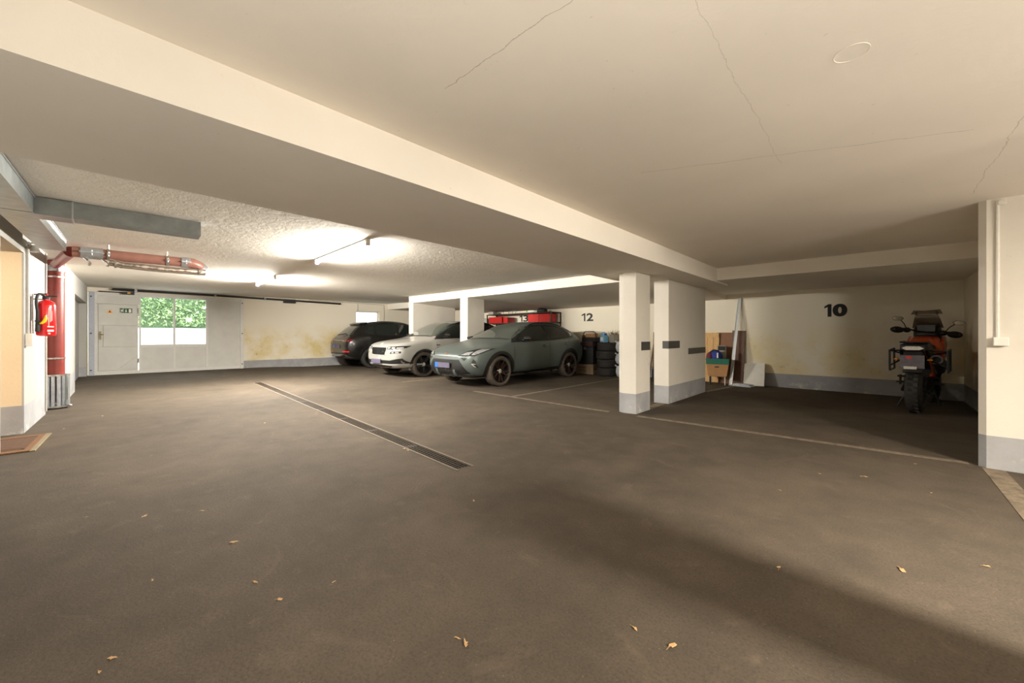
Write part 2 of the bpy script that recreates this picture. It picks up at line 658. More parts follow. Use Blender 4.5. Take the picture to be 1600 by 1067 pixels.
strip('parking_line', [(-6.05, 5.30), (-2.95, 5.27)], 0.075)
strip('parking_line', [(-2.5, 5.27), (0.60, 5.385)], 0.085)
strip('parking_line', [(-5.0, 5.32), (-5.02, 10.2)], 0.08)
strip('parking_line', [(-2.63, 5.87), (-2.66, 6.52)], 0.12)
strip('parking_line', [(-2.55, 8.45), (-2.33, 10.1)], 0.09)
strip('parking_line', [(0.73, 5.28), (0.735, 2.0)], 0.13)
strip('parking_line', [(-8.48, 5.1), (-8.46, 6.9)], 0.08)

# ------------------------------------------------------------------ ceiling
def zc_left(x, y):
    z = 2.345 + 0.055 * min(1, max(0, (y + 0.5) / 7.5))
    a = min(1, max(0, (-9.5 - x) / 6.0))
    return z * (1 - a) + 2.455 * a


mb = MB()
nx, ny = 12, 8
xs = [-16.2 + (13.2) * i / nx for i in range(nx + 1)]
ys = [-1.4 + 12.0 * j / ny for j in range(ny + 1)]
v = [(x, y, zc_left(x, y)) for x in xs for y in ys]
mb.add(v, [(i * (ny + 1) + j, i * (ny + 1) + j + 1, (i + 1) * (ny + 1) + j + 1, (i + 1) * (ny + 1) + j) for i in range(nx) for j in range(ny)], 0, True)
mb.box((-16.2, -2.4, 2.58), (-2.9, 10.7, 2.7), 0)
ceil = mb.build('ceiling', [M['ceiling_rough']])
struct(ceil, 'rough cast white ceiling above the gate aisle with strip lights')

mb = MB()
mb.box((-2.3, -2.4, ZC_R), (9.3, 10.7, 2.7), 0)
c2 = mb.build('ceiling', [M['ceiling_plain']])
struct(c2, 'smooth cream ceiling with hairline cracks above the open aisle')
mbd = MB()
mbd.lathe([(0.0565, 0.0), (0.0565, -0.0012), (0.059, -0.0012), (0.059, 0.0005)], 28, M4=T(-0.079, 2.143, ZC_R), closed=True)
mbd.build('cover_disc', M['ceiling_plain'], c2)

# long ceiling beam, bottom at 2.085 m, and the lowered slabs over the bays
mb = MB()
mb.box((-3.255, -2.4, 2.085), (-2.065, 8.17, 2.62), 0)
struct(mb.build('trim_1', [M['beam']]), 'wide plastered ceiling beam running down the garage')

mb = MB()
mb.box((-2.66, 7.49, 2.12), (9.3, 10.7, 2.62), 0)
struct(mb.build('trim_2', [M['beam']]), 'lowered ceiling slab over parking bay ten')

mb = MB()
v = []
for x in (-11.22, -2.66):
    v += [(x, 7.0, 2.195), (x, 10.7, 1.985), (x, 10.7, 2.62), (x, 7.0, 2.62)]
mb.add(v, [(0, 1, 2, 3), (4, 7, 6, 5), (0, 4, 5, 1), (3, 2, 6, 7), (0, 3, 7, 4), (1, 5, 6, 2)])
struct(mb.build('trim_3', [M['beam']]), 'lowered ceiling slab over the bays with parked cars')

mb = MB()
mb.box((-16.0, 8.37, 2.215), (-11.2, 10.7, 2.62), 0)
struct(mb.build('trim_4', [M['beam']]), 'lowered slab edge behind the black car')

# ------------------------------------------------------------------ walls
def lw(x, d=0.0):      # left wall line, offset d into the room
    return (x, -0.593 + (-7.322 - x) * 0.0469 + d)


OUT = (-SE * 0.9, -1.0)
# wall of the entrance side: piece nearest the camera, doorway, piece with extinguisher, pipe recess, far piece
mb = MB()
wall_run(mb, lw(-6.2), lw(9.3), 0, 2.6, 0.25, 0.33, out=(0, -1))
wall_run(mb, lw(-7.322), lw(-6.2), 2.125, 2.6, 0.25, None, out=(0, -1))
wall_run(mb, lw(-8.86), lw(-7.322), 0, 2.6, 0.25, 0.325, out=(0, -1))
wall_run(mb, lw(-10.02, -0.22), lw(-8.86, -0.22), 0, 2.6, 0.25, 0.325, out=(0, -1))
struct(mb.build('wall_left', [M['left_wall'], M['band']]), 'bright white wall with grey base band, doorway and pipe recess')

mb = MB()
w2a, w2b = (-10.0, -0.385), (-15.75, -0.185)
def w2(x):
    t = (x - w2a[0]) / (w2b[0] - w2a[0])
    return (x, w2a[1] + t * (w2b[1] - w2a[1]))
wall_run(mb, w2(-11.95), w2(-10.0), 0, 2.6, 0.4, 0.41, out=(0, -1))
wall_run(mb, w2(-15.3), w2(-11.95), 2.0, 2.6, 0.4, None, out=(0, -1))
wall_run(mb, (-15.3, w2(-15.3)[1] - 0.14), (-11.95, w2(-11.95)[1] - 0.14), 0, 2.0, 0.2, 0.41, out=(0, -1))
wall_run(mb, w2(-15.9), w2(-15.3), 0, 2.6, 0.4, 0.30, out=(0, -1))
struct(mb.build('wall_far_left', [M['left_wall'], M['band']]), 'white wall piece with shallow niche beside the gate')

# beige vestibule behind the doorway
mb = MB()
mb.box((-7.52, -2.3, 0), (-7.318, -0.61, 2.125), 0)
mb.box((-6.2, -2.3, 0), (-6.0, -0.9, 2.5), 0)
mb.box((-7.52, -2.5, 0), (-6.0, -2.3, 2.5), 0)
mb.box((-7.5, -2.3, 2.13), (-6.0, -0.86, 2.5), 0)
vest = mb.build('wall_vestibule', [M['beige_wall'], M['band']])
struct(vest, 'beige doorway reveal beside the mat')
mb = MB()
mb.box((-7.318, -2.3, 0), (-7.310, -0.6, 0.33), 0)
struct(mb.build('baseboard_left', [M['band']]), 'grey painted base of the doorway reveal')

# gate wall, local frame: s along the wall, w towards the room
GO = Vector((-15.487, 0.0))
GE = Vector((0.0572, 0.99836))
GN = Vector((0.99836, -0.0572))
GM = Matrix(((GN.x, GE.x, 0, GO.x), (GN.y, GE.y, 0, GO.y), (0, 0, 1, 0), (0, 0, 0, 1)))   # (w, s, z) -> world
mb = MB()
def gb(s0, s1, z0, z1, mi=0, w0=-0.25, w1=0.0):
    mb.box((w0, s0, z0), (w1, s1, z1), mi, GM)
gb(-0.9, -0.19, 0, 2.62)
gb(-0.19, 3.26, 2.33, 2.62)
gb(3.26, 7.04, 0.30, 2.62); gb(3.26, 7.04, -0.02, 0.30, 1)
gb(7.04, 8.0, 0.30, 1.25); gb(7.04, 8.0, -0.02, 0.30, 1)
gb(7.04, 8.0, 2.105, 2.62)
gb(8.0, 11.2, 0.30, 2.62); gb(8.0, 11.2, -0.02, 0.30, 1)
struct(mb.build('wall_far', [M['gate_wall'], M['band']]), 'white end wall with yellow damp stains beside the gate')

mb = MB()
wall_run(mb, (-15.9, 10.352), (1.3, 10.352), 0, 2.62, 0.25, 0.30, out=(0, 1))
back = mb.build('wall_back', [M['bay_wall'], M['band']])
struct(back, 'cream back wall of the bays with grey base band and bay numbers')

mb = MB()
wall_run(mb, (1.10, 5.45), (1.10, 10.6), 0, 2.62, 0.25, 0.30, out=(1, 0))
struct(mb.build('wall_bay', [M['bay_wall'], M['band']]), 'side wall of bay ten behind the motorcycle')

# wall end at the right, chamfered corner
mb = MB()
pl = [(0.692, 5.298), (9.3, 5.298), (9.3, 5.47), (0.72, 5.47), (0.662, 5.41), (0.652, 5.345)]
mb.prism(pl, 0, 0.285, 1)
mb.prism(pl, 0.285, 2.5, 0)
pier = mb.build('wall_right', [M['white_wall'], M['band']])
struct(pier, 'white end of dividing wall with grey base band')
mb = MB()
mb.box((9.1, -2.4, 0), (9.3, 5.5, 2.6), 0)
struct(mb.build('wall_end', [M['white_wall']]), 'white closing wall at the end of the aisle')

# dividing wall stubs between the bays of the parked cars
def divider(x0, x1, y0, y1, ztop, label):
    mb = MB()
    mb.box((x0, y0, 0), (x1, y1, 0.3), 1)
    mb.box((x0, y0, 0.3), (x1, y1, ztop), 0)
    o = mb.build('partition_wall', [M['white_wall'], M['band']])
    struct(o, label)
    return o


divider(-11.22, -10.97, 7.0, 8.72, 2.192, 'white dividing wall between black car and light grey car')
divider(-8.58, -8.26, 7.0, 7.62, 2.192, 'short white dividing wall between light grey car and green grey car')


# ------------------------------------------------------------------ pillars
def sticker(parent, a, b):
    mb = MB()
    mb.box(a, b)
    o = mb.build('edge_sticker', M['sticker'], parent)
    o['label'] = 'dark grey reflective sticker'
    return o


p1 = thing('pillar', 'white pillar with one rounded corner standing before the wider pillar', 'pillar', (-2.73, 5.61, 0))
pl = []
x0, x1, y0, y1 = -0.155, 0.16, -0.25, 0.25
rr = 0.15
for k in range(9):
    a = PI + (PI / 2) * k / 8
    pl.append((x0 + rr + rr * math.cos(a), y0 + rr + rr * math.sin(a)))
pl += [(x1, y0 + 0.02), (x1, y1), (x0, y1)]
mb = MB()
mb.prism(pl, 0, 0.292, 1, smooth=True)
mb.prism(pl, 0.292, 2.085, 0, smooth=True)
mb.build('shaft', [M['white_wall'], M['band']], p1)
sticker(p1, (0.158, -0.055, 0.925), (0.163, 0.251, 1.055))

p2 = thing('pillar', 'wide white pillar slab with two dark stickers behind the rounded pillar', 'pillar', (-2.67, 7.48, 0))
mb = MB()
mb.box((-0.125, -0.95, 0), (0.13, 0.95, 0.30), 1)
mb.box((-0.125, -0.95, 0.30), (0.13, 0.95, 2.13), 0)
mb.build('shaft', [M['white_wall'], M['band']], p2, bevel=0.008)
mb = MB()
mb.box((0.025, -0.953, 0.928), (0.133, -0.949, 1.055))
mb.box((0.1285, -0.953, 0.928), (0.133, -0.46, 1.055))
mb.build('edge_sticker', M['sticker'], p2)['label'] = 'dark grey sticker folded round the corner'
sticker(p2, (0.1285, -0.03, 0.80), (0.133, 0.952, 0.913))

p3 = thing('shadow_block', 'unseen low white block added in the aisle to cast the floor stripe', 'block', (1.30, 2.08, 0))  # added out of view to throw a dark stripe across the floor
mb = MB()
mb.box((-0.12, -0.17, 0), (0.12, 0.17, 0.30), 1)
mb.box((-0.12, -0.17, 0.30), (0.12, 0.17, 1.35), 0)
mb.build('block_body', [M['white_wall'], M['band']], p3, bevel=0.01)


# ------------------------------------------------------------------ bay numbers
def text_mesh(body, size, name, mat, parent, mat4, bold=0.0, extrude=0.002, sx=1.0):
    cu = bpy.data.curves.new(name, 'FONT')
    cu.body = body
    cu.size = size
    cu.extrude = extrude
    cu.offset = bold
    cu.align_x = 'CENTER'
    cu.align_y = 'CENTER'
    o = bpy.data.objects.new(name, cu)
    COL.objects.link(o)
    dg = bpy.context.evaluated_depsgraph_get()
    me = bpy.data.meshes.new_from_object(o.evaluated_get(dg))
    bpy.data.objects.remove(o)
    bpy.data.curves.remove(cu)
    me.materials.clear()
    me.materials.append(mat)
    me.transform(mat4 @ Matrix.Diagonal((sx, 1, 1, 1)))
    r = bpy.data.objects.new(name, me)
    COL.objects.link(r)
    if parent is not None:
        r.parent = parent
    return r


def wall_number(x0, x1, xa, z, h, stroke, ch, bold):
    """painted two-digit number: a flagged 1 from x0 to x1, then the digit ch from xa onwards"""
    m4 = Matrix(((1, 0, 0, 0), (0, 0, -1, 10.3515), (0, 1, 0, 0), (0, 0, 0, 1)))
    lo, hi = z - h / 2, z + h / 2
    mb = MB()
    mb.prism([(x1 - stroke, lo), (x1, lo), (x1, hi), (x1 - stroke * 0.85, hi), (x0, hi - h * 0.17), (x0, hi - h * 0.33), (x1 - stroke, hi - h * 0.22)], 0, 0.004, 0, m4)
    o = mb.build('bay_number', M['digit'], back)
    o['label'] = 'black painted digit 1 of bay number 1' + ch
    cu_h = h / 0.70
    t = text_mesh(ch, cu_h, 'bay_number', M['digit'], back, Matrix.Identity(4), bold, 0.002, 1.0)
    xs_ = [v.co.x for v in t.data.vertices]
    ys_ = [v.co.y for v in t.data.vertices]
    sx_ = (xa[1] - xa[0]) / (max(xs_) - min(xs_))
    sy_ = h / (max(ys_) - min(ys_))
    for v in t.data.vertices:
        x, y, zz = v.co
        v.co = (xa[0] + (x - min(xs_)) * sx_, 10.350 + zz - 0.002, lo + (y - min(ys_)) * sy_)
    t['label'] = 'black painted digit ' + ch + ' of bay number 1' + ch


wall_number(-0.805, -0.690, (-0.672, -0.442), 1.662, 0.258, 0.062, '0', 0.020)
wall_number(-6.735, -6.600, (-6.555, -6.318), 1.702, 0.245, 0.050, '2', 0.010)
wall_number(-9.345, -9.215, (-9.165, -8.925), 1.737, 0.225, 0.046, '3', 0.008)

# ------------------------------------------------------------------ conduits, switch boxes
def conduit(label, pts, r, box=None, boxes=(), mat='white_plastic'):
    t = thing('cable_conduit', label, 'conduit', (pts[0][0], pts[0][1], 0))
    o = Vector((pts[0][0], pts[0][1], 0))
    mb = MB()
    mb.tube([Vector(p) - o for p in pts], r, 8)
    mb.build('conduit_tube', M[mat], t)
    for (c, s) in boxes:
        mb = MB()
        mb.cbox(Vector(c) - o, s)
        mb.build('switch_box', M['white_plastic'], t, bevel=0.006)
    return t


conduit('white conduit with small switch box on the dividing wall end', [(0.752, 5.286, 2.31), (0.752, 5.286, 1.14)], 0.012,
        boxes=[((0.765, 5.272, 1.102), (0.085, 0.05, 0.075)), ((0.775, 5.28, 2.29), (0.05, 0.03, 0.04))])
y_ = lw(-7.46)[1]
conduit('grey conduit with switch box beside the doorway', [(-7.40, lw(-7.40)[1] + 0.018, 2.22), (-7.40, lw(-7.40)[1] + 0.018, 1.10)], 0.014,
        boxes=[((-7.40, lw(-7.40)[1] + 0.03, 1.10), (0.09, 0.06, 0.15))], mat='grey_plastic')
conduit('thin grey cable running down beside the red standpipe', [(-8.80, lw(-8.8)[1] + 0.01, 2.34), (-8.80, lw(-8.8)[1] + 0.01, 0.05)], 0.012, mat='grey_plastic')
# small bell above the conduit
t = thing('wall_bell', 'small grey buzzer on bracket at the top of the conduit', 'bell', (-7.56, lw(-7.56)[1], 2.20))
mb = MB()
mb.lathe([(0.0, 0.0), (0.03, 0.0), (0.034, -0.03), (0.045, -0.06), (0.042, -0.085), (0.0, -0.09)], 16, M4=T(0, 0.05, 0.06))
mb.build('bell_body', M['grey_plastic'], t)
mb = MB()
mb.tube([(0.16, 0.015, 0.03), (0.10, 0.03, 0.07), (0, 0.05, 0.08)], 0.009, 8)
mb.cbox((0, 0.008, 0.06), (0.05, 0.016, 0.07))
mb.build('bracket', M['steel'], t)


def gate_pt(w, s, z):
    p = GM @ Vector((w, s, z))
    return p


conduit('thin cable pipe running along the top of the stained wall', [gate_pt(0.02, 5.3, 2.425), gate_pt(0.02, 7.08, 2.415), gate_pt(0.02, 8.19, 2.40), gate_pt(0.02, 8.19, 1.3)], 0.012, mat='grey_plastic')
conduit('short cable pipe dropping to the small high window', [gate_pt(0.035, 7.09, 2.385), gate_pt(0.035, 7.09, 2.11)], 0.010, mat='grey_plastic')

# ------------------------------------------------------------------ lights
def tube_light(label, a, b, z, zc, mat, group='strip lights'):
    a, b = Vector(a), Vector(b)
    c = (a + b) / 2
    L = (b - a).length
    ang = math.atan2((b - a).y, (b - a).x)
    t = thing('strip_light', label, 'lamp', (c.x, c.y, z), ang, None)
    h = zc - z
    mb = MB()
    mb.box((-L / 2, -0.03, h - 0.022), (L / 2, 0.03, h))
    mb.build('batten', M['white_plastic'], t)
    for s in (-1, 1):
        mb = MB()
        mb.box((s * L / 2 - 0.025, -0.028, -0.03), (s * L / 2 + 0.025, 0.028, h))
        mb.build('lamp_holder', M['white_plastic'], t, bevel=0.006)
    mb = MB()
    mb.tube([(-L / 2 + 0.03, 0, 0), (L / 2 - 0.03, 0, 0)], 0.014, 8, caps=False)
    mb.build('lamp_tube', mat, t)
    return t


tube_light('strip light with bright tube near the wide beam', (-6.50, 2.385), (-4.67, 2.325), 2.31, 2.362, M['tube'])
tube_light('strip light with bright tube nearer the gate', (-10.43, 2.522), (-8.98, 2.484), 2.315, 2.37, M['tube_gate'])
tube_light('strip light beyond the edge of the view, before the dividing wall end', (1.45, 3.25), (2.9, 3.20), 2.27, 2.33, M['tube2'])
tube_light('strip light of the same row beyond the view, above the added block', (2.5, 2.10), (4.1, 2.05), 2.27, 2.33, M['tube3'])

#@@GATE
# ------------------------------------------------------------------ garage gate with wicket door and window panes
gate = thing('garage_gate', 'wide pale grey garage gate with wicket door and two window panes', 'gate', (GO.x, GO.y, 0), math.atan2(GN.y, GN.x))
# local: x = towards the room, y = along the wall, z up


def gpart(name, a, b, mat, bevel=0.0, parent=None):
    mb = MB()
    mb.box(a, b)
    return mb.build(name, M[mat], parent or gate, bevel)


gpart('post', (-0.10, -0.17, 0.04), (0.04, -0.055, 2.33), 'gate_post')
gpart('post', (-0.10, 3.218, 0.02), (0.04, 3.31, 2.31), 'gate_frame')
gpart('head_rail', (-0.10, -0.075, 2.245), (0.0, 3.23, 2.33), 'gate_frame')
# leaf frame
gpart('frame_rail', (-0.07, -0.06, 0.055), (0.0, 3.22, 0.14), 'gate_frame')
gpart('frame_rail', (-0.06, 0.85, 0.79), (0.005, 2.345, 0.875), 'gate_frame')
gpart('frame_stile', (-0.06, 0.812, 0.14), (0.0, 0.855, 2.245), 'gate_frame')
gpart('frame_stile', (-0.06, 1.555, 0.14), (0.004, 1.605, 2.245), 'gate_frame')
gpart('frame_stile', (-0.06, 2.33, 0.14), (0.0, 2.385, 2.245), 'gate_frame')
gpart('frame_stile', (-0.07, -0.06, 0.14), (0.0, -0.015, 2.245), 'gate_frame')
# panels
gpart('gate_panel', (-0.05, -0.017, 2.03), (-0.012, 0.814, 2.247), 'gate_panel')
gpart('gate_panel', (-0.05, 0.853, 0.138), (-0.015, 1.557, 0.792), 'gate_panel')
gpart('gate_panel', (-0.05, 1.603, 0.138), (-0.015, 2.012, 0.792), 'gate_panel')
gpart('gate_panel', (-0.048, 2.010, 0.138), (-0.019, 2.332, 0.792), 'gate_panel')
gpart('gate_panel', (-0.05, 2.383, 0.138), (-0.006, 3.222, 2.033), 'gate_panel')
gpart('gate_panel', (-0.048, 2.383, 2.031), (-0.012, 3.222, 2.247), 'gate_panel')
for (s0, s1) in ((0.855, 1.555), (1.605, 2.33)):
    gpart('window_pane', (-0.035, s0, 0.875), (-0.029, s1, 2.245), 'pane')
# wicket door with sections; thin gap of daylight on its hinge side
wd = gpart('wicket_door', (-0.055, -0.016, 0.139), (-0.020, 0.796, 2.04), 'gate_panel')
wd['label'] = 'narrow door set into the gate'
gpart('door_section', (-0.02, 0.012, 1.425), (0.0, 0.775, 2.005), 'gate_panel', 0.003, wd)
gpart('door_section', (-0.02, 0.105, 0.825), (-0.002, 0.775, 1.412), 'gate_panel', 0.003, wd)
gpart('door_section', (-0.02, 0.012, 0.825), (-0.006, 0.098, 1.412), 'gate_panel', 0.003, wd)
gpart('door_section', (-0.02, 0.012, 0.17), (-0.002, 0.775, 0.812), 'gate_panel', 0.003, wd)
gpart('drip_rail', (-0.02, -0.01, 2.012), (0.03, 0.80, 2.035), 'gate_frame', 0.003)
mb = MB()
mb.box((0.0, 0.025, 1.03), (0.012, 0.07, 1.25))
mb.tube([(0.01, 0.045, 1.17), (0.05, 0.045, 1.17), (0.055, 0.12, 1.165)], 0.010, 8)
mb.box((0.011, 0.036, 1.07), (0.016, 0.056, 1.10), 0)
mb.build('door_handle', M['brass'], wd)
mb = MB()
mb.tube([(0.01, 0.40, 0.20), (0.012, 0.765, 0.55)], 0.009, 8)
mb.build('brace_rod', M['gate_frame'], wd)
for z in (0.42, 1.85):
    mb = MB()
    mb.tube([(0.01, 0.80, z - 0.06), (0.01, 0.80, z + 0.06)], 0.012, 8)
    mb.build('hinge', M['steel'], gate)
# signs on the wicket door
mb = MB()
mb.prism([(0.17, 1.765), (0.29, 1.765), (0.23, 1.865)], 0.0, 0.003, 0, Matrix(((0, 0, 1, 0.0005), (1, 0, 0, 0), (0, 1, 0, 0), (0, 0, 0, 1))))
mb.prism([(0.205, 1.777), (0.255, 1.777), (0.23, 1.835)], 0.003, 0.004, 1, Matrix(((0, 0, 1, 0.0005), (1, 0, 0, 0), (0, 1, 0, 0), (0, 0, 0, 1))))
mb.build('warning_sign', [M['sign_orange'], M['rust']], wd)['label'] = 'orange triangular warning sign'
XZ = Matrix(((0, 0, 1, 0.0005), (1, 0, 0, 0), (0, 1, 0, 0), (0, 0, 0, 1)))
sg = MB()
sg.box((0.0, 0.425, 1.775), (0.004, 0.675, 1.905))
sg = sg.build('exit_sign', M['sign_green'], wd)
sg['label'] = 'green emergency exit sign with running figure'
mb = MB()
mb.box((0.004, 0.605, 1.79), (0.006, 0.655, 1.885))                               # door
for poly in ([(0.542, 1.875), (0.558, 1.875), (0.558, 1.825), (0.575, 1.825), (0.55, 1.792), (0.525, 1.825), (0.542, 1.825)],   # arrow
             [(0.462, 1.862), (0.487, 1.868), (0.482, 1.828), (0.505, 1.806), (0.497, 1.797), (0.468, 1.822), (0.455, 1.796), (0.437, 1.786), (0.434, 1.795), (0.45, 1.81), (0.462, 1.838), (0.446, 1.848), (0.437, 1.834), (0.431, 1.838), (0.442, 1.860)],
             [(0.487, 1.872), (0.500, 1.872), (0.503, 1.882), (0.496, 1.892), (0.485, 1.886)],
             [(0.487, 1.862), (0.505, 1.846), (0.516, 1.850), (0.514, 1.843), (0.502, 1.837), (0.485, 1.850)]):
    mb.prism(poly, 0.004, 0.006, 0, XZ)
mb.build('pictogram', M['label_white'], sg)
# lift rail, drive unit
mb = MB()
mb.tube([(0.12, 0.28, 2.415), (0.12, 3.0, 2.395), (0.12, 6.40, 2.345)], 0.032, 10)
mb.build('lift_rail', M['black'], gate)['label'] = 'dark round rail along the top of the gate'
for s in (0.75, 2.55, 3.9):
    gpart('rail_bracket', (-0.01, s - 0.03, 2.36), (0.15, s + 0.03, 2.45), 'gate_post', 0.004)
gpart('drive_unit', (0.10, 4.44, 2.27), (0.24, 4.82, 2.40), 'black', 0.012)
gpart('lock_box', (0.03, 0.48, 2.29), (0.15, 0.72, 2.36), 'black', 0.008)
gpart('latch_bar', (0.02, 0.02, 2.33), (0.05, 0.48, 2.36), 'rust')
gpart('type_plate', (0.15, 0.58, 2.31), (0.153, 0.64, 2.345), 'sign_orange')
for s, z in ((-0.12, 0.2), (-0.12, 1.2), (-0.12, 2.2), (3.27, 0.2), (3.27, 1.2), (3.27, 2.2)):
    mb = MB()
    mb.lathe([(0.018, 0), (0.018, 0.012), (0.0, 0.016)], 8, M4=T(0.04, s, z, 0, R(90), 0))
    mb.build('bolt', M['black'], gate)

# high window in the stained wall
wf = MB()
for a, b in (((-0.2, 7.04, 1.25), (-0.12, 8.0, 1.29)), ((-0.2, 7.04, 2.065), (-0.12, 8.0, 2.105)), ((-0.2, 7.04, 1.25), (-0.12, 7.08, 2.105)), ((-0.2, 7.96, 1.25), (-0.12, 8.0, 2.105))):
    wf.box(a, b, 0, GM)
win = wf.build('window_1', M['gate_frame'])
struct(win, 'small high window in the stained wall behind the black car')
mb = MB()
mb.box((-0.165, 7.07, 1.28), (-0.16, 7.97, 2.08), 0, GM)
mb.build('window_pane', M['pane'], win)

# ------------------------------------------------------------------ outside: white wall, hedge, paving
mb = MB()
mb.box((-24, -8, -0.1), (-15.75, 16, -0.02))
struct(mb.build('pavement', M['pave']), 'pale paving outside the gate')
mb = MB()
mb.box((-18.8, -6, -0.02), (-18.5, 5.6, 1.40))
tag(mb.build('garden_wall', M['render_white']), 'low white garden wall outside under the hedge', 'wall')
mb = MB()
mb.box((-18.9, 5.9, -0.02), (-18.6, 15, 4.0))
tag(mb.build('house_wall', M['render_white']), 'bright white house wall outside the small high window', 'wall')
rnd = random.Random(3)
V, F = [], []
for i in range(9000):
    y = rnd.uniform(-3.5, 5.5)
    z = rnd.uniform(1.48, 3.3)
    x = -18.72 + 0.10 * math.sin(y * 4.1 + z * 3) + rnd.uniform(-0.18, 0.10)
    a = Vector((rnd.uniform(-1, 1), rnd.uniform(-1, 1), rnd.uniform(-1, 1))).normalized()
    b = a.cross(Vector((rnd.uniform(-1, 1), rnd.uniform(-1, 1), rnd.uniform(-1, 1)))).normalized()
    l, w = rnd.uniform(0.04, 0.075), rnd.uniform(0.018, 0.034)
    c = Vector((x, y, z))
    k = len(V)
    V += [c - a * l, c + b * w, c + a * l, c - b * w]
    F.append((k, k + 1, k + 2, k + 3))
me = bpy.data.meshes.new('hedge_foliage')
me.from_pydata([tuple(p) for p in V], [], F)
me.materials.append(M['hedge'])
hedge = thing('hedge', 'green leafy hedge above the white garden wall outside', 'hedge', (0, 0, 0))
hl = bpy.data.objects.new('foliage', me)
COL.objects.link(hl)
hl.parent = hedge
hl['kind'] = 'stuff'
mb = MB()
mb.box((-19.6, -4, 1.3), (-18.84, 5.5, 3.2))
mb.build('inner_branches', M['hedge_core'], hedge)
mb = MB()
for i in range(40):
    a = rnd.uniform(0, 2 * PI); e = rnd.uniform(-0.2, 1.2); r0 = rnd.uniform(0.05, 0.16)
    c = Vector((-17.2 + r0 * math.cos(a), 8.55 + r0 * 1.3 * math.sin(a), 1.30 + r0 * e))
    d = Vector((math.cos(a), math.sin(a), e)).normalized()
    sd = d.cross(Vector((0, 0, 1))).normalized()
    mb.add([c, c + d * 0.06 + sd * 0.025, c + d * 0.13, c + d * 0.06 - sd * 0.025], [(0, 1, 2, 3)])
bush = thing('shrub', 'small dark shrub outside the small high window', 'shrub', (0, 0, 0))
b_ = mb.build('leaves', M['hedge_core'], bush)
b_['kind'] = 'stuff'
mb = MB()
mb.tube([(-17.2, 8.55, -0.02), (-17.18, 8.54, 0.7), (-17.2, 8.55, 1.4)], [0.03, 0.022, 0.01], 8)
mb.build('stem', M['rust'], bush)

#@@DUCT
# ------------------------------------------------------------------ ventilation duct
def dline(x, d):
    return (x, -0.37 + (-5.23 - x) * 0.0495 + d)


duct = thing('ventilation_duct', 'galvanised rectangular duct along the ceiling with a branch crossing the aisle', 'duct', (-5.3, -0.4, 2.19))
O = Vector((-5.3, -0.4, 2.19))


def dseg(p, q, w, z0, z1, name, mat='galv', flange=True):
    """duct box whose right edge runs p->q, width w to the wall side"""
    p, q = Vector(p), Vector(q)
    d = (q - p).normalized()
    n = Vector((d.y, -d.x)) * w
    mb = MB()
    v = [(a.x - O.x, a.y - O.y, z - O.z) for z in (z0, z1) for a in (p, q, q + n, p + n)]
    mb.add(v, [(0, 3, 2, 1), (4, 5, 6, 7), (0, 1, 5, 4), (1, 2, 6, 5), (2, 3, 7, 6), (3, 0, 4, 7)])
    o = mb.build(name, M[mat], duct)
    return o


# main run: sections towards the far end (q further from the camera)
for (xa, xb) in ((2.0, -0.98), (-1.0, -3.08), (-3.1, -5.20), (-5.22, -7.33)):
    dseg(dline(xb, 0), dline(xa, 0), 0.215, 2.195, 2.338, 'duct_section')
# branch
br = [(-5.22, -0.36), (-5.19, 0.74)]
dseg((-5.235, -0.155), (-5.235, -0.37), 0.22, 2.193, 2.342, 'duct_collar')
dseg((-5.20, 0.745), (-5.232, -0.153), 0.215, 2.200, 2.345, 'duct_section')
mb = MB()
mb.box((-0.05 - 0.012, 0.0, 0.0), (0.0, 0.0, 0.0))
for nm, (xa, ya) in (('seam_flange', (-5.236, -0.158)),):
    mb = MB()
    mb.box((xa - O.x - 0.225, ya - O.y, 2.190 - O.z), (xa - O.x + 0.008, ya - O.y + 0.010, 2.35 - O.z))
    mb.build(nm, M['galv_light'], duct)
# bright folded edge along the top of the main run
mb = MB()
a, b = dline(-3.2, 0.0), dline(-5.22, 0.0)
mb.tube([(a[0] - O.x, a[1] - O.y + 0.004, 0.138), (b[0] - O.x, b[1] - O.y + 0.004, 0.138)], 0.006, 6)
a, b = dline(-5.48, 0.0), dline(-7.33, 0.0)
mb.tube([(a[0] - O.x, a[1] - O.y + 0.004, 0.138), (b[0] - O.x, b[1] - O.y + 0.004, 0.138)], 0.006, 6)
mb.build('folded_edge', M['galv_light'], duct)

# ------------------------------------------------------------------ red standpipe
sp = thing('standpipe', 'red vertical standpipe with steel clamps and ribbed metal guard at its foot', 'pipe', (-9.46, -0.455, 0))
mb = MB()
mb.tube([(0, 0, 0.10), (0, 0, 2.33)], 0.099, 24)
mb.tube([(0.05, 0.0, 2.255), (0.6, 0.07, 2.255), (1.55, 0.18, 2.24), (1.92, 0.22, 2.225)], [0.06, 0.06, 0.062, 0.066], 20)
mb.build('pipe_shaft', M['red_pipe'], sp)


def clamp(parent, c, r, axis='Z', w=0.03, name='pipe_clamp', lug=True, mat='steel', rot=None):
    m4 = T(*c) if rot is None else T(*c) @ rot
    mb = MB()
    mb.lathe([(r, -w / 2), (r + 0.008, -w / 2), (r + 0.008, w / 2), (r, w / 2)], 24, M4=m4)
    if lug:
        for s in (-1, 1):
            mb.cbox((s * (r + 0.02), 0, 0), (0.04, 0.02, w * 1.1), 0, m4)
            mb.tube([(s * (r + 0.025), -0.025, 0), (s * (r + 0.025), 0.03, 0)], 0.006, 6, M4=m4)
    return mb.build(name, M[mat], parent)


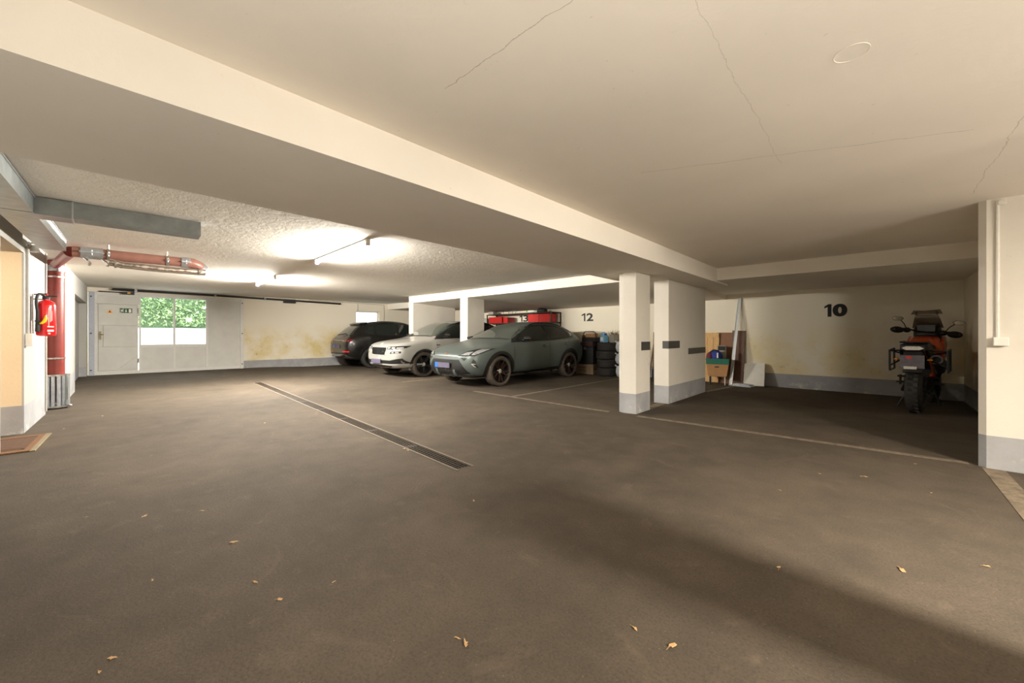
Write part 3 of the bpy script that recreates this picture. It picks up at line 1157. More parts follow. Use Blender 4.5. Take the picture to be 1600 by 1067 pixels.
clamp(sp, (0, 0, 2.07), 0.099, w=0.022)
clamp(sp, (0, 0, 0.79), 0.099, w=0.022)
clamp(sp, (0, 0, 2.20), 0.105, w=0.085, name='pipe_coupling', mat='galv_light', rot=Matrix.Rotation(R(20), 4, 'Z'))
mb = MB()
for k in range(9):                                   # ribbed sheet guard
    a = R(-10 + 205 * k / 8 - 90 + 40)
    c = (0.128 * math.cos(a), 0.128 * math.sin(a))
    mb.tube([(c[0], c[1], 0.02), (c[0], c[1], 0.535)], 0.024, 8)
mb.build('ribbed_guard', M['galv_light'], sp)
for z in (0.035, 0.525):
    mb = MB()
    mb.lathe([(0.128, z - 0.012), (0.158, z - 0.012), (0.158, z + 0.012), (0.128, z + 0.012)], 24, closed=True)
    mb.build('guard_ring', M['steel'], sp)
mb = MB()
mb.tube([(0.10, 0.12, 0.54), (0.10, 0.12, 0.05), (0.06, 0.165, 0.04)], 0.017, 10)
mb.tube([(0.10, 0.12, 0.05), (0.10, 0.12, 0.13)], 0.024, 10)
mb.build('drain_pipe', M['galv'], sp)

# ------------------------------------------------------------------ horizontal pipe under the ceiling
hp = thing('overhead_pipe', 'pale red pipe with steel couplings hung under the ceiling beyond the duct', 'pipe', (-7.43, -0.22, 2.215))
mb = MB()
mb.tube([(0, 0, 0), (0.05, 1.18, 0.0)], 0.068, 20)
mb.tube([(0.05, 1.10, 0.0), (0.052, 1.19, -0.005), (0.03, 1.255, -0.03), (0.0, 1.28, -0.075)], [0.072, 0.073, 0.073, 0.07], 20)
mb.build('pipe_shaft', M['pale_red_pipe'], hp)
RX = Matrix.Rotation(R(-90), 4, 'X')
clamp(hp, (0.008, 0.17, 0), 0.068, w=0.20, name='pipe_coupling', mat='galv_light', rot=RX)
clamp(hp, (0.015, 0.32, 0), 0.068, w=0.03, rot=RX)
clamp(hp, (0.037, 0.90, 0), 0.068, w=0.035, rot=RX)
clamp(hp, (0.046, 1.10, 0), 0.068, w=0.10, name='pipe_coupling', mat='galv_light', rot=RX)
mb = MB()
mb.lathe([(0.0, 0.045), (0.07, 0.04), (0.082, 0.02), (0.082, -0.04), (0.06, -0.05), (0, -0.05)], 20, M4=T(0.0, 1.285, -0.06, R(40), 0, 0))
mb.build('end_cap', M['galv_light'], hp)
for y in (0.32, 0.90):
    mb = MB()
    mb.tube([(0.02, y, 0.07), (0.02, y, 0.135)], 0.008, 8)
    mb.build('hanger_rod', M['steel'], hp)
# open clamp ends left hanging below the first coupling
for y, s in ((0.10, 1), (0.26, 1), (0.38, 1)):
    mb = MB()
    pts = [(0.03, y, -0.07), (0.05, y + 0.03, -0.10), (0.045, y + 0.055, -0.135), (0.05, y + 0.045, -0.165)]
    for p, q in zip(pts[:-1], pts[1:]):
        mb.tube([p, q], 0.014, 6)
    mb.build('open_strap', M['chrome'], hp)

lg = thing('lagged_hose', 'braided silver lagged hose under the pale red ceiling pipe', 'hose', (-7.35, 0.10, 2.095))
mb = MB()
mb.tube([(0.0, 0.0, 0.02), (0.0, 0.12, 0.0), (0.0, 0.5, -0.01), (0.0, 0.9, -0.005), (-0.02, 1.0, 0.0)], 0.046, 16)
mb.build('hose_sleeve', M['lag'], lg)
for y in (0.06, 0.93):
    clamp(lg, (0, y, 0.0), 0.046, w=0.02, lug=False, rot=RX)

# ------------------------------------------------------------------ fire extinguisher
fx, fy = -7.72, lw(-7.72)[1] + 0.125
ex = thing('fire_extinguisher', 'red fire extinguisher hung on the white wall beside the standpipe', 'fire extinguisher', (fx, fy, 1.14))
mb = MB()
mb.lathe([(0.0, 0.0), (0.055, 0.0), (0.08, 0.012), (0.086, 0.035), (0.086, 0.385), (0.078, 0.425), (0.05, 0.45), (0.03, 0.458), (0.03, 0.475), (0.0, 0.478)], 28)
mb.build('cylinder_body', M['ext_red'], ex)
mb = MB()
mb.lathe([(0.0, 0.47), (0.032, 0.47), (0.034, 0.50), (0.022, 0.515), (0.0, 0.517)], 16)
mb.cbox((0.0, 0.035, 0.512), (0.03, 0.12, 0.016))
mb.cbox((0.0, 0.03, 0.535), (0.028, 0.11, 0.012), 0, T(0, 0, 0, R(8)))
mb.build('valve_head', M['black'], ex)
mb = MB()
mb.lathe([(0.0, 0.512), (0.016, 0.512), (0.018, 0.54), (0.0, 0.545)], 12, M4=T(-0.012, 0.0, 0))
mb.build('push_button', M['ext_red'], ex)
mb = MB()
hose = []
for k in range(13):
    a = k / 12
    hose.append((0.02 + 0.09 * math.sin(a * PI * 0.62), 0.02 + 0.045 * a, 0.505 + 0.055 * math.sin(a * PI) - 0.20 * a * a))
hose += [(0.104, 0.062, 0.22), (0.100, 0.060, 0.17)]
mb.tube(hose, 0.015, 10)
mb.build('hose', M['black'], ex).rotation_euler = (0, 0, R(-62))
mb = MB()
mb.tube([(0.100, 0.060, 0.20), (0.098, 0.058, 0.06)], [0.02, 0.025], 10)
mb.tube([(0.100, 0.060, 0.20), (0.099, 0.059, 0.185)], 0.026, 10)
mb.build('nozzle', M['black'], ex).rotation_euler = (0, 0, R(-62))
mb = MB()
arc = []
for k in range(7):
    a = R(100 - 70 * k / 6)
    arc.append((0.075 + 0.02 * k / 6, 0.085 + 0.012 * math.sin(PI * k / 6), 0.27 - 0.135 * (k / 6) ** 1.3))
mb.tube([(0.055, 0.098, 0.262), (0.060, 0.103, 0.225), (0.072, 0.104, 0.19), (0.092, 0.098, 0.165), (0.108, 0.09, 0.158)], [0.008, 0.016, 0.018, 0.014, 0.007], 8)
mb.build('nozzle_lever', M['yellow'], ex).rotation_euler = (0, 0, R(-58))
# printed white label, a block of print lines and a column of symbols
lb = MB()
for (a0, a1, z0, z1) in ((62, 66, 0.13, 0.36), (71, 73, 0.18, 0.34), (77, 80, 0.19, 0.33), (84, 86, 0.20, 0.32), (56, 96, 0.115, 0.13), (56, 96, 0.06, 0.085), (60, 74, 0.028, 0.045), (66, 74, 0.36, 0.372)):
    n = 4
    v, f = [], []
    for k in range(n + 1):
        a = R(a0 + (a1 - a0) * k / n)
        v += [(0.0868 * math.cos(a), 0.0868 * math.sin(a), z0), (0.0868 * math.cos(a), 0.0868 * math.sin(a), z1)]
    f = [(2 * k, 2 * k + 2, 2 * k + 3, 2 * k + 1) for k in range(n)]
    lb.add(v, f, 0, True)
lb.build('printed_label', M['label_white'], ex).rotation_euler = (0, 0, R(-46))
mb = MB()
mb.box((-0.03, -0.122, 0.20), (0.03, -0.112, 0.50))
mb.tube([(0.075, -0.10, 0.03), (0.075, -0.105, 0.50), (0.06, -0.105, 0.53), (0.03, -0.105, 0.50)], 0.006, 6)
mb.tube([(0, -0.115, 0.47), (0, -0.03, 0.47)], 0.008, 8)
mb.build('wall_bracket', M['steel'], ex)

# ------------------------------------------------------------------ door mat
mt = thing('door_mat', 'brown coir door mat with metal edge strip at the doorway', 'mat', (-6.60, -0.62, 0), R(-3.5))
mb = MB()
mb.box((-0.46, -0.30, 0), (0.46, 0.185, 0.014))
mb.build('mat_field', M['mat_brown'], mt, bevel=0.004)
mb = MB()
for a, b in (((-0.36, -0.20, 0.014), (0.36, -0.175, 0.017)), ((-0.36, 0.115, 0.014), (0.36, 0.14, 0.017)), ((-0.36, -0.2, 0.014), (-0.335, 0.14, 0.017)), ((0.335, -0.2, 0.014), (0.36, 0.14, 0.017))):
    mb.box(a, b)
mb.box((-0.30, -0.15, 0.014), (0.30, 0.11, 0.018))
mb.build('mat_border', M['mat_dark'], mt)
mb = MB()
mb.box((-0.47, 0.185, 0), (0.47, 0.225, 0.013))
mb.build('edge_strip', M['brass'], mt, bevel=0.004)

# ------------------------------------------------------------------ floor drain
a0, b0 = (Vector(DR[0]) + Vector(DR[1])) / 2, (Vector(DR[2]) + Vector(DR[3])) / 2
dd = (b0 - a0)
DL = dd.length
drain = thing('floor_drain', 'long floor drain channel with iron grates across the aisle', 'drain', (a0.x, a0.y, 0), math.atan2(dd.y, dd.x))
W_ = 0.162
mb = MB()
mb.box((-0.12, -W_ / 2 - 0.10, -0.16), (DL + 0.12, W_ / 2 + 0.10, -0.115))
mb.box((-0.12, -W_ / 2 - 0.10, -0.13), (DL + 0.12, -W_ / 2 + 0.004, -0.021))
mb.box((-0.12, W_ / 2 - 0.004, -0.13), (DL + 0.12, W_ / 2 + 0.10, -0.021))
mb.box((-0.12, -W_ / 2, -0.13), (0.012, W_ / 2, -0.004))
mb.box((DL - 0.012, -W_ / 2, -0.13), (DL + 0.12, W_ / 2, -0.004))
mb.build('trench', M['trench'], drain)
for s in (-1, 1):
    mb = MB()
    mb.box((-0.01, s * W_ / 2 - 0.014, -0.022), (DL + 0.02, s * W_ / 2 + 0.014, 0.004))
    mb.build('edge_frame', M['concrete_edge'], drain)
NG = 9
gl = DL / NG
for i in range(NG):
    mb = MB()
    x0, x1 = i * gl + 0.006, (i + 1) * gl - 0.006
    near = i >= 3
    hw = W_ / 2 - 0.02
    for k in range(5):
        y = -hw + 2 * hw * k / 4
        mb.box((x0, y - 0.006, -0.028), (x1, y + 0.006, -0.004))
    for x in (x0, x1 - 0.025):
        mb.box((x, -hw, -0.026), (x + 0.025, hw, -0.003))
    nb = 14
    for k in range(1, nb):
        x = x0 + (x1 - x0) * k / nb
        mb.box((x - 0.005, -hw, -0.026), (x + 0.005, hw, -0.010))
    if i < 4:                                            # clogged with grit: closed sections further away
        mb.box((x0, -hw, -0.024), (x1, hw, -0.012), 1)
    mb.build('grate', [M['grate'], M['asphalt']], drain)

# ------------------------------------------------------------------ dry leaves on the floor
spots = [(-2.0, 0.034), (-1.951, 0.004), (-2.501, 0.177), (-2.126, 0.504), (-1.857, 0.756), (-1.912, 0.542), (-3.409, 0.205), (-3.667, -0.049),
         (-3.244, 0.472), (-2.62, 0.517), (-5.864, 1.504), (-1.17, 0.942), (-1.126, 0.946), (-0.698, 1.452), (-0.558, 1.459), (-3.434, 2.13),
         (-3.51, 2.139), (-2.06, 1.801), (-0.532, 3.482), (-0.358, 2.322), (0.085, 2.716), (0.395, 3.043), (-7.311, -0.284), (-8.063, 0.047),
         (-12.2, 0.386), (-11.92, 0.605), (-0.354, 4.126), (0.247, 5.022), (0.288, 4.187), (-0.08, 4.283), (-12.9, 1.2), (-13.2, 2.4)]
protos = []
for k in range(3):
    rr_ = random.Random(20 + k)
    mb = MB()
    n = 9
    pts = []
    for i in range(n):
        a = 2 * PI * i / n
        r_ = 0.022 * (1.0 + 0.45 * rr_.uniform(-1, 1)) * (1.6 if abs(math.cos(a)) > 0.8 else 0.85)
        pts.append((r_ * math.cos(a), r_ * math.sin(a), 0.003 + 0.010 * rr_.random()))
    pts.append((0, 0, 0.012))
    mb.add(pts, [(i, (i + 1) % n, n) for i in range(n)], 0, True)
    mb.add([(0.03, -0.002, 0.003), (0.055, -0.001, 0.002), (0.055, 0.001, 0.002), (0.03, 0.002, 0.003)], [(0, 1, 2, 3)])
    protos.append(mb.build('dry_leaf', M['leaf']))
for i, (x, y) in enumerate(spots):
    o = protos[i] if i < 3 else protos[i % 3].copy()
    if i >= 3:
        COL.objects.link(o)
    s = random.uniform(0.28, 0.62)
    o.location = (x, y, floor_z(x, y))
    o.rotation_euler = (0, 0, random.uniform(0, 6.28))
    o.scale = (s, s * random.uniform(0.6, 1), s)
    tag(o, 'small dry tan leaf scrap lying on the dark asphalt', 'leaf', 'dry leaf scraps on the floor')

#@@CARS
# ------------------------------------------------------------------ cars
M['paint_green'] = pm('matt_green_grey_paint', (92, 101, 98), 0.42, 0.35, var=0.05, scale=3)
M['paint_grey'] = pm('light_grey_car_paint', (152, 151, 145), 0.30, 0.05, var=0.03, scale=3, coat=0.7)
M['paint_black'] = pm('black_car_paint', (17, 16, 16), 0.3, 0.0, var=0.08, scale=3, coat=0.6)
M['car_glass'] = pm('tinted_car_glass', (26, 32, 30), 0.04, var=0.05, coat=0.6)
M['pale_glass'] = pm('windscreen_glass', (74, 82, 76), 0.05, 0.0, var=0.06, scale=2, coat=0.8)
M['trim_black'] = pm('car_black_trim', (22, 22, 21), 0.45, var=0.15)
M['lamp_glass'] = pm('headlamp_glass', (196, 198, 200), 0.10, 0.55, var=0.25, scale=18, coat=0.8)
M['lamp_dark'] = pm('headlamp_dark_housing', (40, 40, 42), 0.2, 0.3, var=0.2, coat=0.8)
M['copper'] = pm('copper_emblem', (206, 142, 104), 0.3, 0.85, var=0.08)
M['bronze_rim'] = pm('bronze_black_rim', (70, 50, 40), 0.35, 0.6, var=0.2)
M['dark_rim'] = pm('dark_alloy_rim', (58, 56, 54), 0.35, 0.6, var=0.2)
M['silver'] = pm('satin_silver', (206, 206, 202), 0.3, 0.5, var=0.05)
M['plate_grey'] = pm('plate_lilac_grey', (86, 82, 102), 0.5, var=0.06)
M['plate_blue'] = pm('plate_blue_strip', (36, 104, 220), 0.4, var=0.04)
M['red_lens'] = pm('red_reflector', (206, 40, 40), 0.2, var=0.08, coat=0.6)
M['dark_red'] = pm('dark_red_lens', (92, 16, 18), 0.15, var=0.1, coat=0.6)
M['orange_lens'] = pm('amber_lens', (220, 130, 40), 0.2, var=0.05)


def eval_mesh(o):
    dg = bpy.context.evaluated_depsgraph_get()
    dg.update()
    return bpy.data.meshes.new_from_object(o.evaluated_get(dg))


def car_body(stations, L, Wd, H, wheels, rw, mat, parent):
    """lofted closed body: stations (x, zbot, wSill, wMax, zMax, wBelt, zBelt, wRoof, zRoof, zTop)"""
    rings = []
    for (x, zb, ws, wm, zm, wb, zb2, wr, zr, zt) in stations:
        half = [(0, zb), (ws * 0.75, zb), (ws, zb + 0.07), (wm, zm), (wb + 0.012, zb2 - 0.07), (wb - 0.01, zb2 + 0.015), (wr, zr), (wr * 0.62, zt - 0.012), (0, zt)]
        ring = [(x, y, z) for y, z in half] + [(x, -y, z) for y, z in reversed(half[1:-1])]
        rings.append(ring)
    n = len(rings[0])
    V = [p for r in rings for p in r]
    F = []
    for i in range(len(rings) - 1):
        for k in range(n):
            k2 = (k + 1) % n
            F.append((i * n + k, i * n + k2, (i + 1) * n + k2, (i + 1) * n + k))
    for idx, rv in ((0, True), (len(rings) - 1, False)):
        r = rings[idx]
        cz = sum(p[2] for p in r) / n
        sx = 0.015 if idx == 0 else -0.015
        inner = [(p[0] + sx, p[1] * 0.55, cz + (p[2] - cz) * 0.55) for p in r]
        o = len(V)
        V += inner + [(r[0][0] + sx * 1.4, 0, cz)]
        for k in range(n):
            k2 = (k + 1) % n
            F.append((idx * n + k, idx * n + k2, o + k2, o + k))
            F.append((o + k, o + k2, o + n))
    me = bpy.data.meshes.new('body')
    me.from_pydata(V, [], F)
    bm = bmesh.new()
    bm.from_mesh(me)
    bmesh.ops.recalc_face_normals(bm, faces=bm.faces)
    bm.to_mesh(me)
    bm.free()
    o = bpy.data.objects.new('body', me)
    COL.objects.link(o)
    md = o.modifiers.new('s', 'SUBSURF')
    md.levels = md.render_levels = 2
    m2 = eval_mesh(o)
    o.modifiers.clear()
    xs = [v.co.x for v in m2.vertices]; ys = [v.co.y for v in m2.vertices]; zs = [v.co.z for v in m2.vertices]
    sx = L / (max(xs) - min(xs)); sy = Wd / (max(ys) - min(ys))
    xo = (max(xs) + min(xs)) / 2
    z0 = min(zs); zt = max(zs)
    zmin = min(s[1] for s in stations)
    for v in m2.vertices:
        v.co = ((v.co.x - xo) * sx, v.co.y * sy, zmin + (v.co.z - z0) * (H - zmin) / (zt - z0))
    o.data = m2
    bm = bmesh.new()
    bm.from_mesh(m2)
    bvh = BVHTree.FromBMesh(bm)
    bm.free()
    # wheel wells
    cut = []
    for xw in wheels:
        for s in (-1, 1):
            mb = MB()
            mb.tube([(xw, s * (Wd / 2 - 0.33), rw), (xw, s * (Wd / 2 + 0.2), rw)], rw + 0.055, 28)
            c = mb.build('well', M['trim_black'])
            cut.append(c)
            b = o.modifiers.new('b', 'BOOLEAN')
            b.operation = 'DIFFERENCE'
            b.solver = 'EXACT'
            b.object = c
    m3 = eval_mesh(o)
    o.modifiers.clear()
    o.data = m3
    for c in cut:
        bpy.data.objects.remove(c)
    m3.materials.clear()
    m3.materials.append(mat)
    m3.materials.append(M['trim_black'])
    for p in m3.polygons:
        p.use_smooth = True
        cc = p.center
        inside = any((cc.x - xw) ** 2 + (cc.z - rw) ** 2 < (rw + 0.048) ** 2 for xw in wheels) and abs(cc.y) < Wd / 2 + 0.1 and abs(p.normal.y) < 0.3
        p.material_index = 1 if inside or cc.z < zmin + 0.03 else 0
    m3.set_sharp_from_angle(angle=R(38))
    o.parent = parent
    return o, bvh


def patch(bvh, poly, view, name, mat, parent, off=0.006, thick=0.014, cell=0.04):
    """a shaped panel laid on the body: 2D outline projected along an axis onto the surface, with its own thickness"""
    bm = bmesh.new()
    vs = [bm.verts.new((p[0], p[1], 0)) for p in poly]
    bm.faces.new(vs)
    bmesh.ops.triangulate(bm, faces=bm.faces[:])
    for ax in (0, 1):
        lo, hi = min(p[ax] for p in poly), max(p[ax] for p in poly)
        k = math.ceil(lo / cell) * cell
        while k < hi:
            no = (1, 0, 0) if ax == 0 else (0, 1, 0)
            co = (k, 0, 0) if ax == 0 else (0, k, 0)
            bmesh.ops.bisect_plane(bm, geom=bm.verts[:] + bm.edges[:] + bm.faces[:], plane_co=co, plane_no=no)
            k += cell
    def cast(u, v):
        if view == 'L':
            o, d = Vector((u, 3, v)), Vector((0, -1, 0))
        elif view == 'R':
            o, d = Vector((u, -3, v)), Vector((0, 1, 0))
        elif view == 'F':
            o, d = Vector((4, u, v)), Vector((-1, 0, 0))
        elif view == 'B':
            o, d = Vector((-4, u, v)), Vector((1, 0, 0))
        else:
            o, d = Vector((u, v, 3)), Vector((0, 0, -1))
        h = bvh.ray_cast(o, d)
        n = 0
        while h[0] is None and n < 120:                # slide back onto the body where the outline overhangs it
            n += 1
            if view in 'LR':
                o.z += -0.004 if o.z > 0.7 else 0.004
            else:
                o.y *= 0.985
            h = bvh.ray_cast(o, d)
        if h[0] is None:
            h = bvh.find_nearest(o + d * 2)
        return h[0], h[1], d
    front = {}
    for v in list(bm.verts):
        p, n, d = cast(v.co.x, v.co.y)
        if n.dot(d) > 0:
            n = -n
        front[v] = (p, n)
    for v, (p, n) in front.items():
        v.co = p + n * off
    geo = bmesh.ops.extrude_face_region(bm, geom=bm.faces[:])
    nv = [g for g in geo['geom'] if isinstance(g, bmesh.types.BMVert)]
    from mathutils import kdtree
    kd = kdtree.KDTree(len(front))
    items = list(front.items())
    for i, (v, (p, n)) in enumerate(items):
        kd.insert(p + n * off, i)
    kd.balance()
    for v in nv:
        _, i, _ = kd.find(v.co)
        v.co -= items[i][1][1] * thick
    bmesh.ops.recalc_face_normals(bm, faces=bm.faces)
    me = bpy.data.meshes.new(name)
    bm.to_mesh(me)
    bm.free()
    me.materials.append(mat)
    me.polygons.foreach_set('use_smooth', [True] * len(me.polygons))
    me.set_sharp_from_angle(angle=R(40))
    o = bpy.data.objects.new(name, me)
    COL.objects.link(o)
    o.parent = parent
    return o


def ringpoly(cx, cz, r0, r1, a0, a1, n=16):
    pts = [(cx + r1 * math.cos(R(a0 + (a1 - a0) * k / n)), cz + r1 * math.sin(R(a0 + (a1 - a0) * k / n))) for k in range(n + 1)]
    pts += [(cx + r0 * math.cos(R(a1 + (a0 - a1) * k / n)), cz + r0 * math.sin(R(a1 + (a0 - a1) * k / n))) for k in range(n + 1)]
    return pts


def mir(poly):
    return [(-a, b) for a, b in reversed(poly)]


WHEEL_MESH = {}


def wheel(parent, x, y, r, w, side, rim_mat, tyre_mat, style, steer=0.0):
    """a wheel: tyre > rim, hub cap"""
    key = (r, w, rim_mat, tyre_mat, style)
    if key not in WHEEL_MESH:
        rr = r * 0.765
        h = w / 2
        mb = MB()
        mb.lathe([(rr, -h * 0.86), (r * 0.86, -h), (r * 0.965, -h * 0.92), (r, -h * 0.66), (r, h * 0.66), (r * 0.965, h * 0.92), (r * 0.86, h), (rr, h * 0.86)], 40, closed=True)
        ty = mb.build('wheel', M[tyre_mat])
        mb = MB()
        mb.lathe([(rr + 0.004, -h * 0.8), (rr + 0.004, h * 0.86), (rr - 0.014, h * 0.9), (rr - 0.022, h * 0.78), (rr - 0.03, -h * 0.2), (0.05, -h * 0.25)], 36, 1)
        n = 5
        for k in range(n):
            a = 2 * PI * k / n + 0.3
            if style == 'twin':
                offs = ((-0.16, -0.20), (0.16, 0.20))
            else:
                offs = ((0.0, -0.12), (0.0, 0.12))
            for o0, o1 in offs:
                p = Vector((0.05 * math.cos(a + o0), 0.05 * math.sin(a + o0), h * 0.55))
                q = Vector(((rr - 0.01) * math.cos(a + o1), (rr - 0.01) * math.sin(a + o1), h * 0.84))
                d = (q - p).normalized()
                sd = Vector((-d.y, d.x, 0)).normalized()
                w0, w1 = 0.016, 0.022
                up = Vector((0, 0, 0.014))
                v = [p - sd * w0 - up, p + sd * w0 - up, q + sd * w1 - up, q - sd * w1 - up, p - sd * w0 + up, p + sd * w0 + up, q + sd * w1 * 0.7 + up, q - sd * w1 * 0.7 + up]
                mb.add(v, [(0, 3, 2, 1), (4, 5, 6, 7), (0, 1, 5, 4), (1, 2, 6, 5), (2, 3, 7, 6), (3, 0, 4, 7)], 0)
        rim = mb.build('rim', [M[rim_mat], M['trim_black']])
        mb = MB()
        mb.lathe([(0.0, h * 0.68), (0.03, h * 0.68), (0.055, h * 0.58), (0.06, h * 0.3)], 18)
        for k in range(5):
            a = 2 * PI * k / 5
            mb.tube([(0.045 * math.cos(a), 0.045 * math.sin(a), h * 0.5), (0.045 * math.cos(a), 0.045 * math.sin(a), h * 0.66)], 0.007, 6)
        hub = mb.build('hub_cap', M['silver'])
        WHEEL_MESH[key] = (ty.data, rim.data, hub.data)
        for q in (ty, rim, hub):
            bpy.data.objects.remove(q)
    td, rd, hd = WHEEL_MESH[key]
    t = bpy.data.objects.new('wheel', td)
    COL.objects.link(t)
    t.parent = parent
    t.location = (x, y, r)
    t.rotation_euler = (R(-90) if side > 0 else R(90), 0, steer)
    for nm, d in (('rim', rd), ('hub_cap', hd)):
        c = bpy.data.objects.new(nm, d)
        COL.objects.link(c)
        c.parent = t
    return t


def on_side(bvh, x, z, s):
    h = bvh.ray_cast(Vector((x, 3 * s, z)), Vector((0, -s, 0)))
    return (h[0].y if h[0] else s * 0.9)


def number_plate(parent, x, y, z, s, w=0.52, h=0.115, tilt=0.0, strip=True):
    """plate without readable characters (they are not legible in the photograph)"""
    mb = MB()
    mb.box((-0.008, -w / 2, -h / 2), (0.008, w / 2, h / 2), 0)
    if strip:
        sy = -1 if s > 0 else 1
        a, b = sorted((sy * w / 2, sy * (w / 2 - 0.09)))
        mb.box((0.008 * s - 0.002, a, -h / 2), (0.008 * s + 0.002, b, h / 2), 1)
    o = mb.build('number_plate', [M['plate_grey'], M['plate_blue']], parent)
    o.location = (x, y, z)
    o.rotation_euler = (0, tilt, 0)
    return o


def mirror(parent, bvh, x, z, s, mat):
    y = on_side(bvh, x, z - 0.06, s)
    mb = MB()
    mb.tube([(x, y - s * 0.03, z - 0.03), (x + 0.01, y + s * 0.07, z - 0.01)], [0.03, 0.022], 8)
    mb.build('mirror_arm', M['trim_black'], parent)
    mb = MB()
    mb.prism([(-0.05, -0.05), (-0.05, 0.05), (0.03, 0.045), (0.06, 0.0), (0.03, -0.045)], -0.09, 0.085, 0, Matrix(((1, 0, 0, x + 0.01), (0, 0, s, y + s * 0.15), (0, 1, 0, z + 0.03), (0, 0, 0, 1))))
    o = mb.build('door_mirror', mat, parent, bevel=0.022)
    return o


def handle(parent, bvh, x, z, s, mat):
    y = on_side(bvh, x, z, s)
    mb = MB()
    mb.box((x - 0.10, min(y, y + s * 0.028), z - 0.014), (x + 0.10, max(y, y + s * 0.028), z + 0.014))
    mb.box((x - 0.045, min(y - s * 0.01, y + s * 0.008), z - 0.03), (x + 0.05, max(y - s * 0.01, y + s * 0.008), z + 0.03), 1)
    return mb.build('door_handle', [mat, M['trim_black']], parent, bevel=0.006)


def seams(bvh, parent, lines, s):
    for ln in lines:
        pts = [Vector(p) for p in ln]
        poly = []
        for a in (0.0035, -0.0035):
            seq = pts if a > 0 else list(reversed(pts))
            for i, p in enumerate(seq):
                q = seq[min(i + 1, len(seq) - 1)] - seq[max(i - 1, 0)]
                n = Vector((-q.y, q.x)).normalized() * 0.0035
                poly.append(tuple(p + n))
        patch(bvh, poly, 'L' if s > 0 else 'R', 'door_seam', M['trim_black'], parent, 0.002, 0.006, 0.08)


def roof_rail(parent, bvh, x0, x1, y, mat, h=0.03):
    pts = []
    n = 10
    for k in range(n + 1):
        x = x0 + (x1 - x0) * k / n
        hit = bvh.ray_cast(Vector((x, y, 3)), Vector((0, 0, -1)))
        e = min(1.0, min(k, n - k) / 1.5)
        pts.append((x, y, hit[0].z + h * e))
    for s in (-1, 1):
        mb = MB()
        mb.tube([(p[0], s * p[1], p[2]) for p in pts], 0.016, 8)
        mb.build('roof_rail', mat, parent)


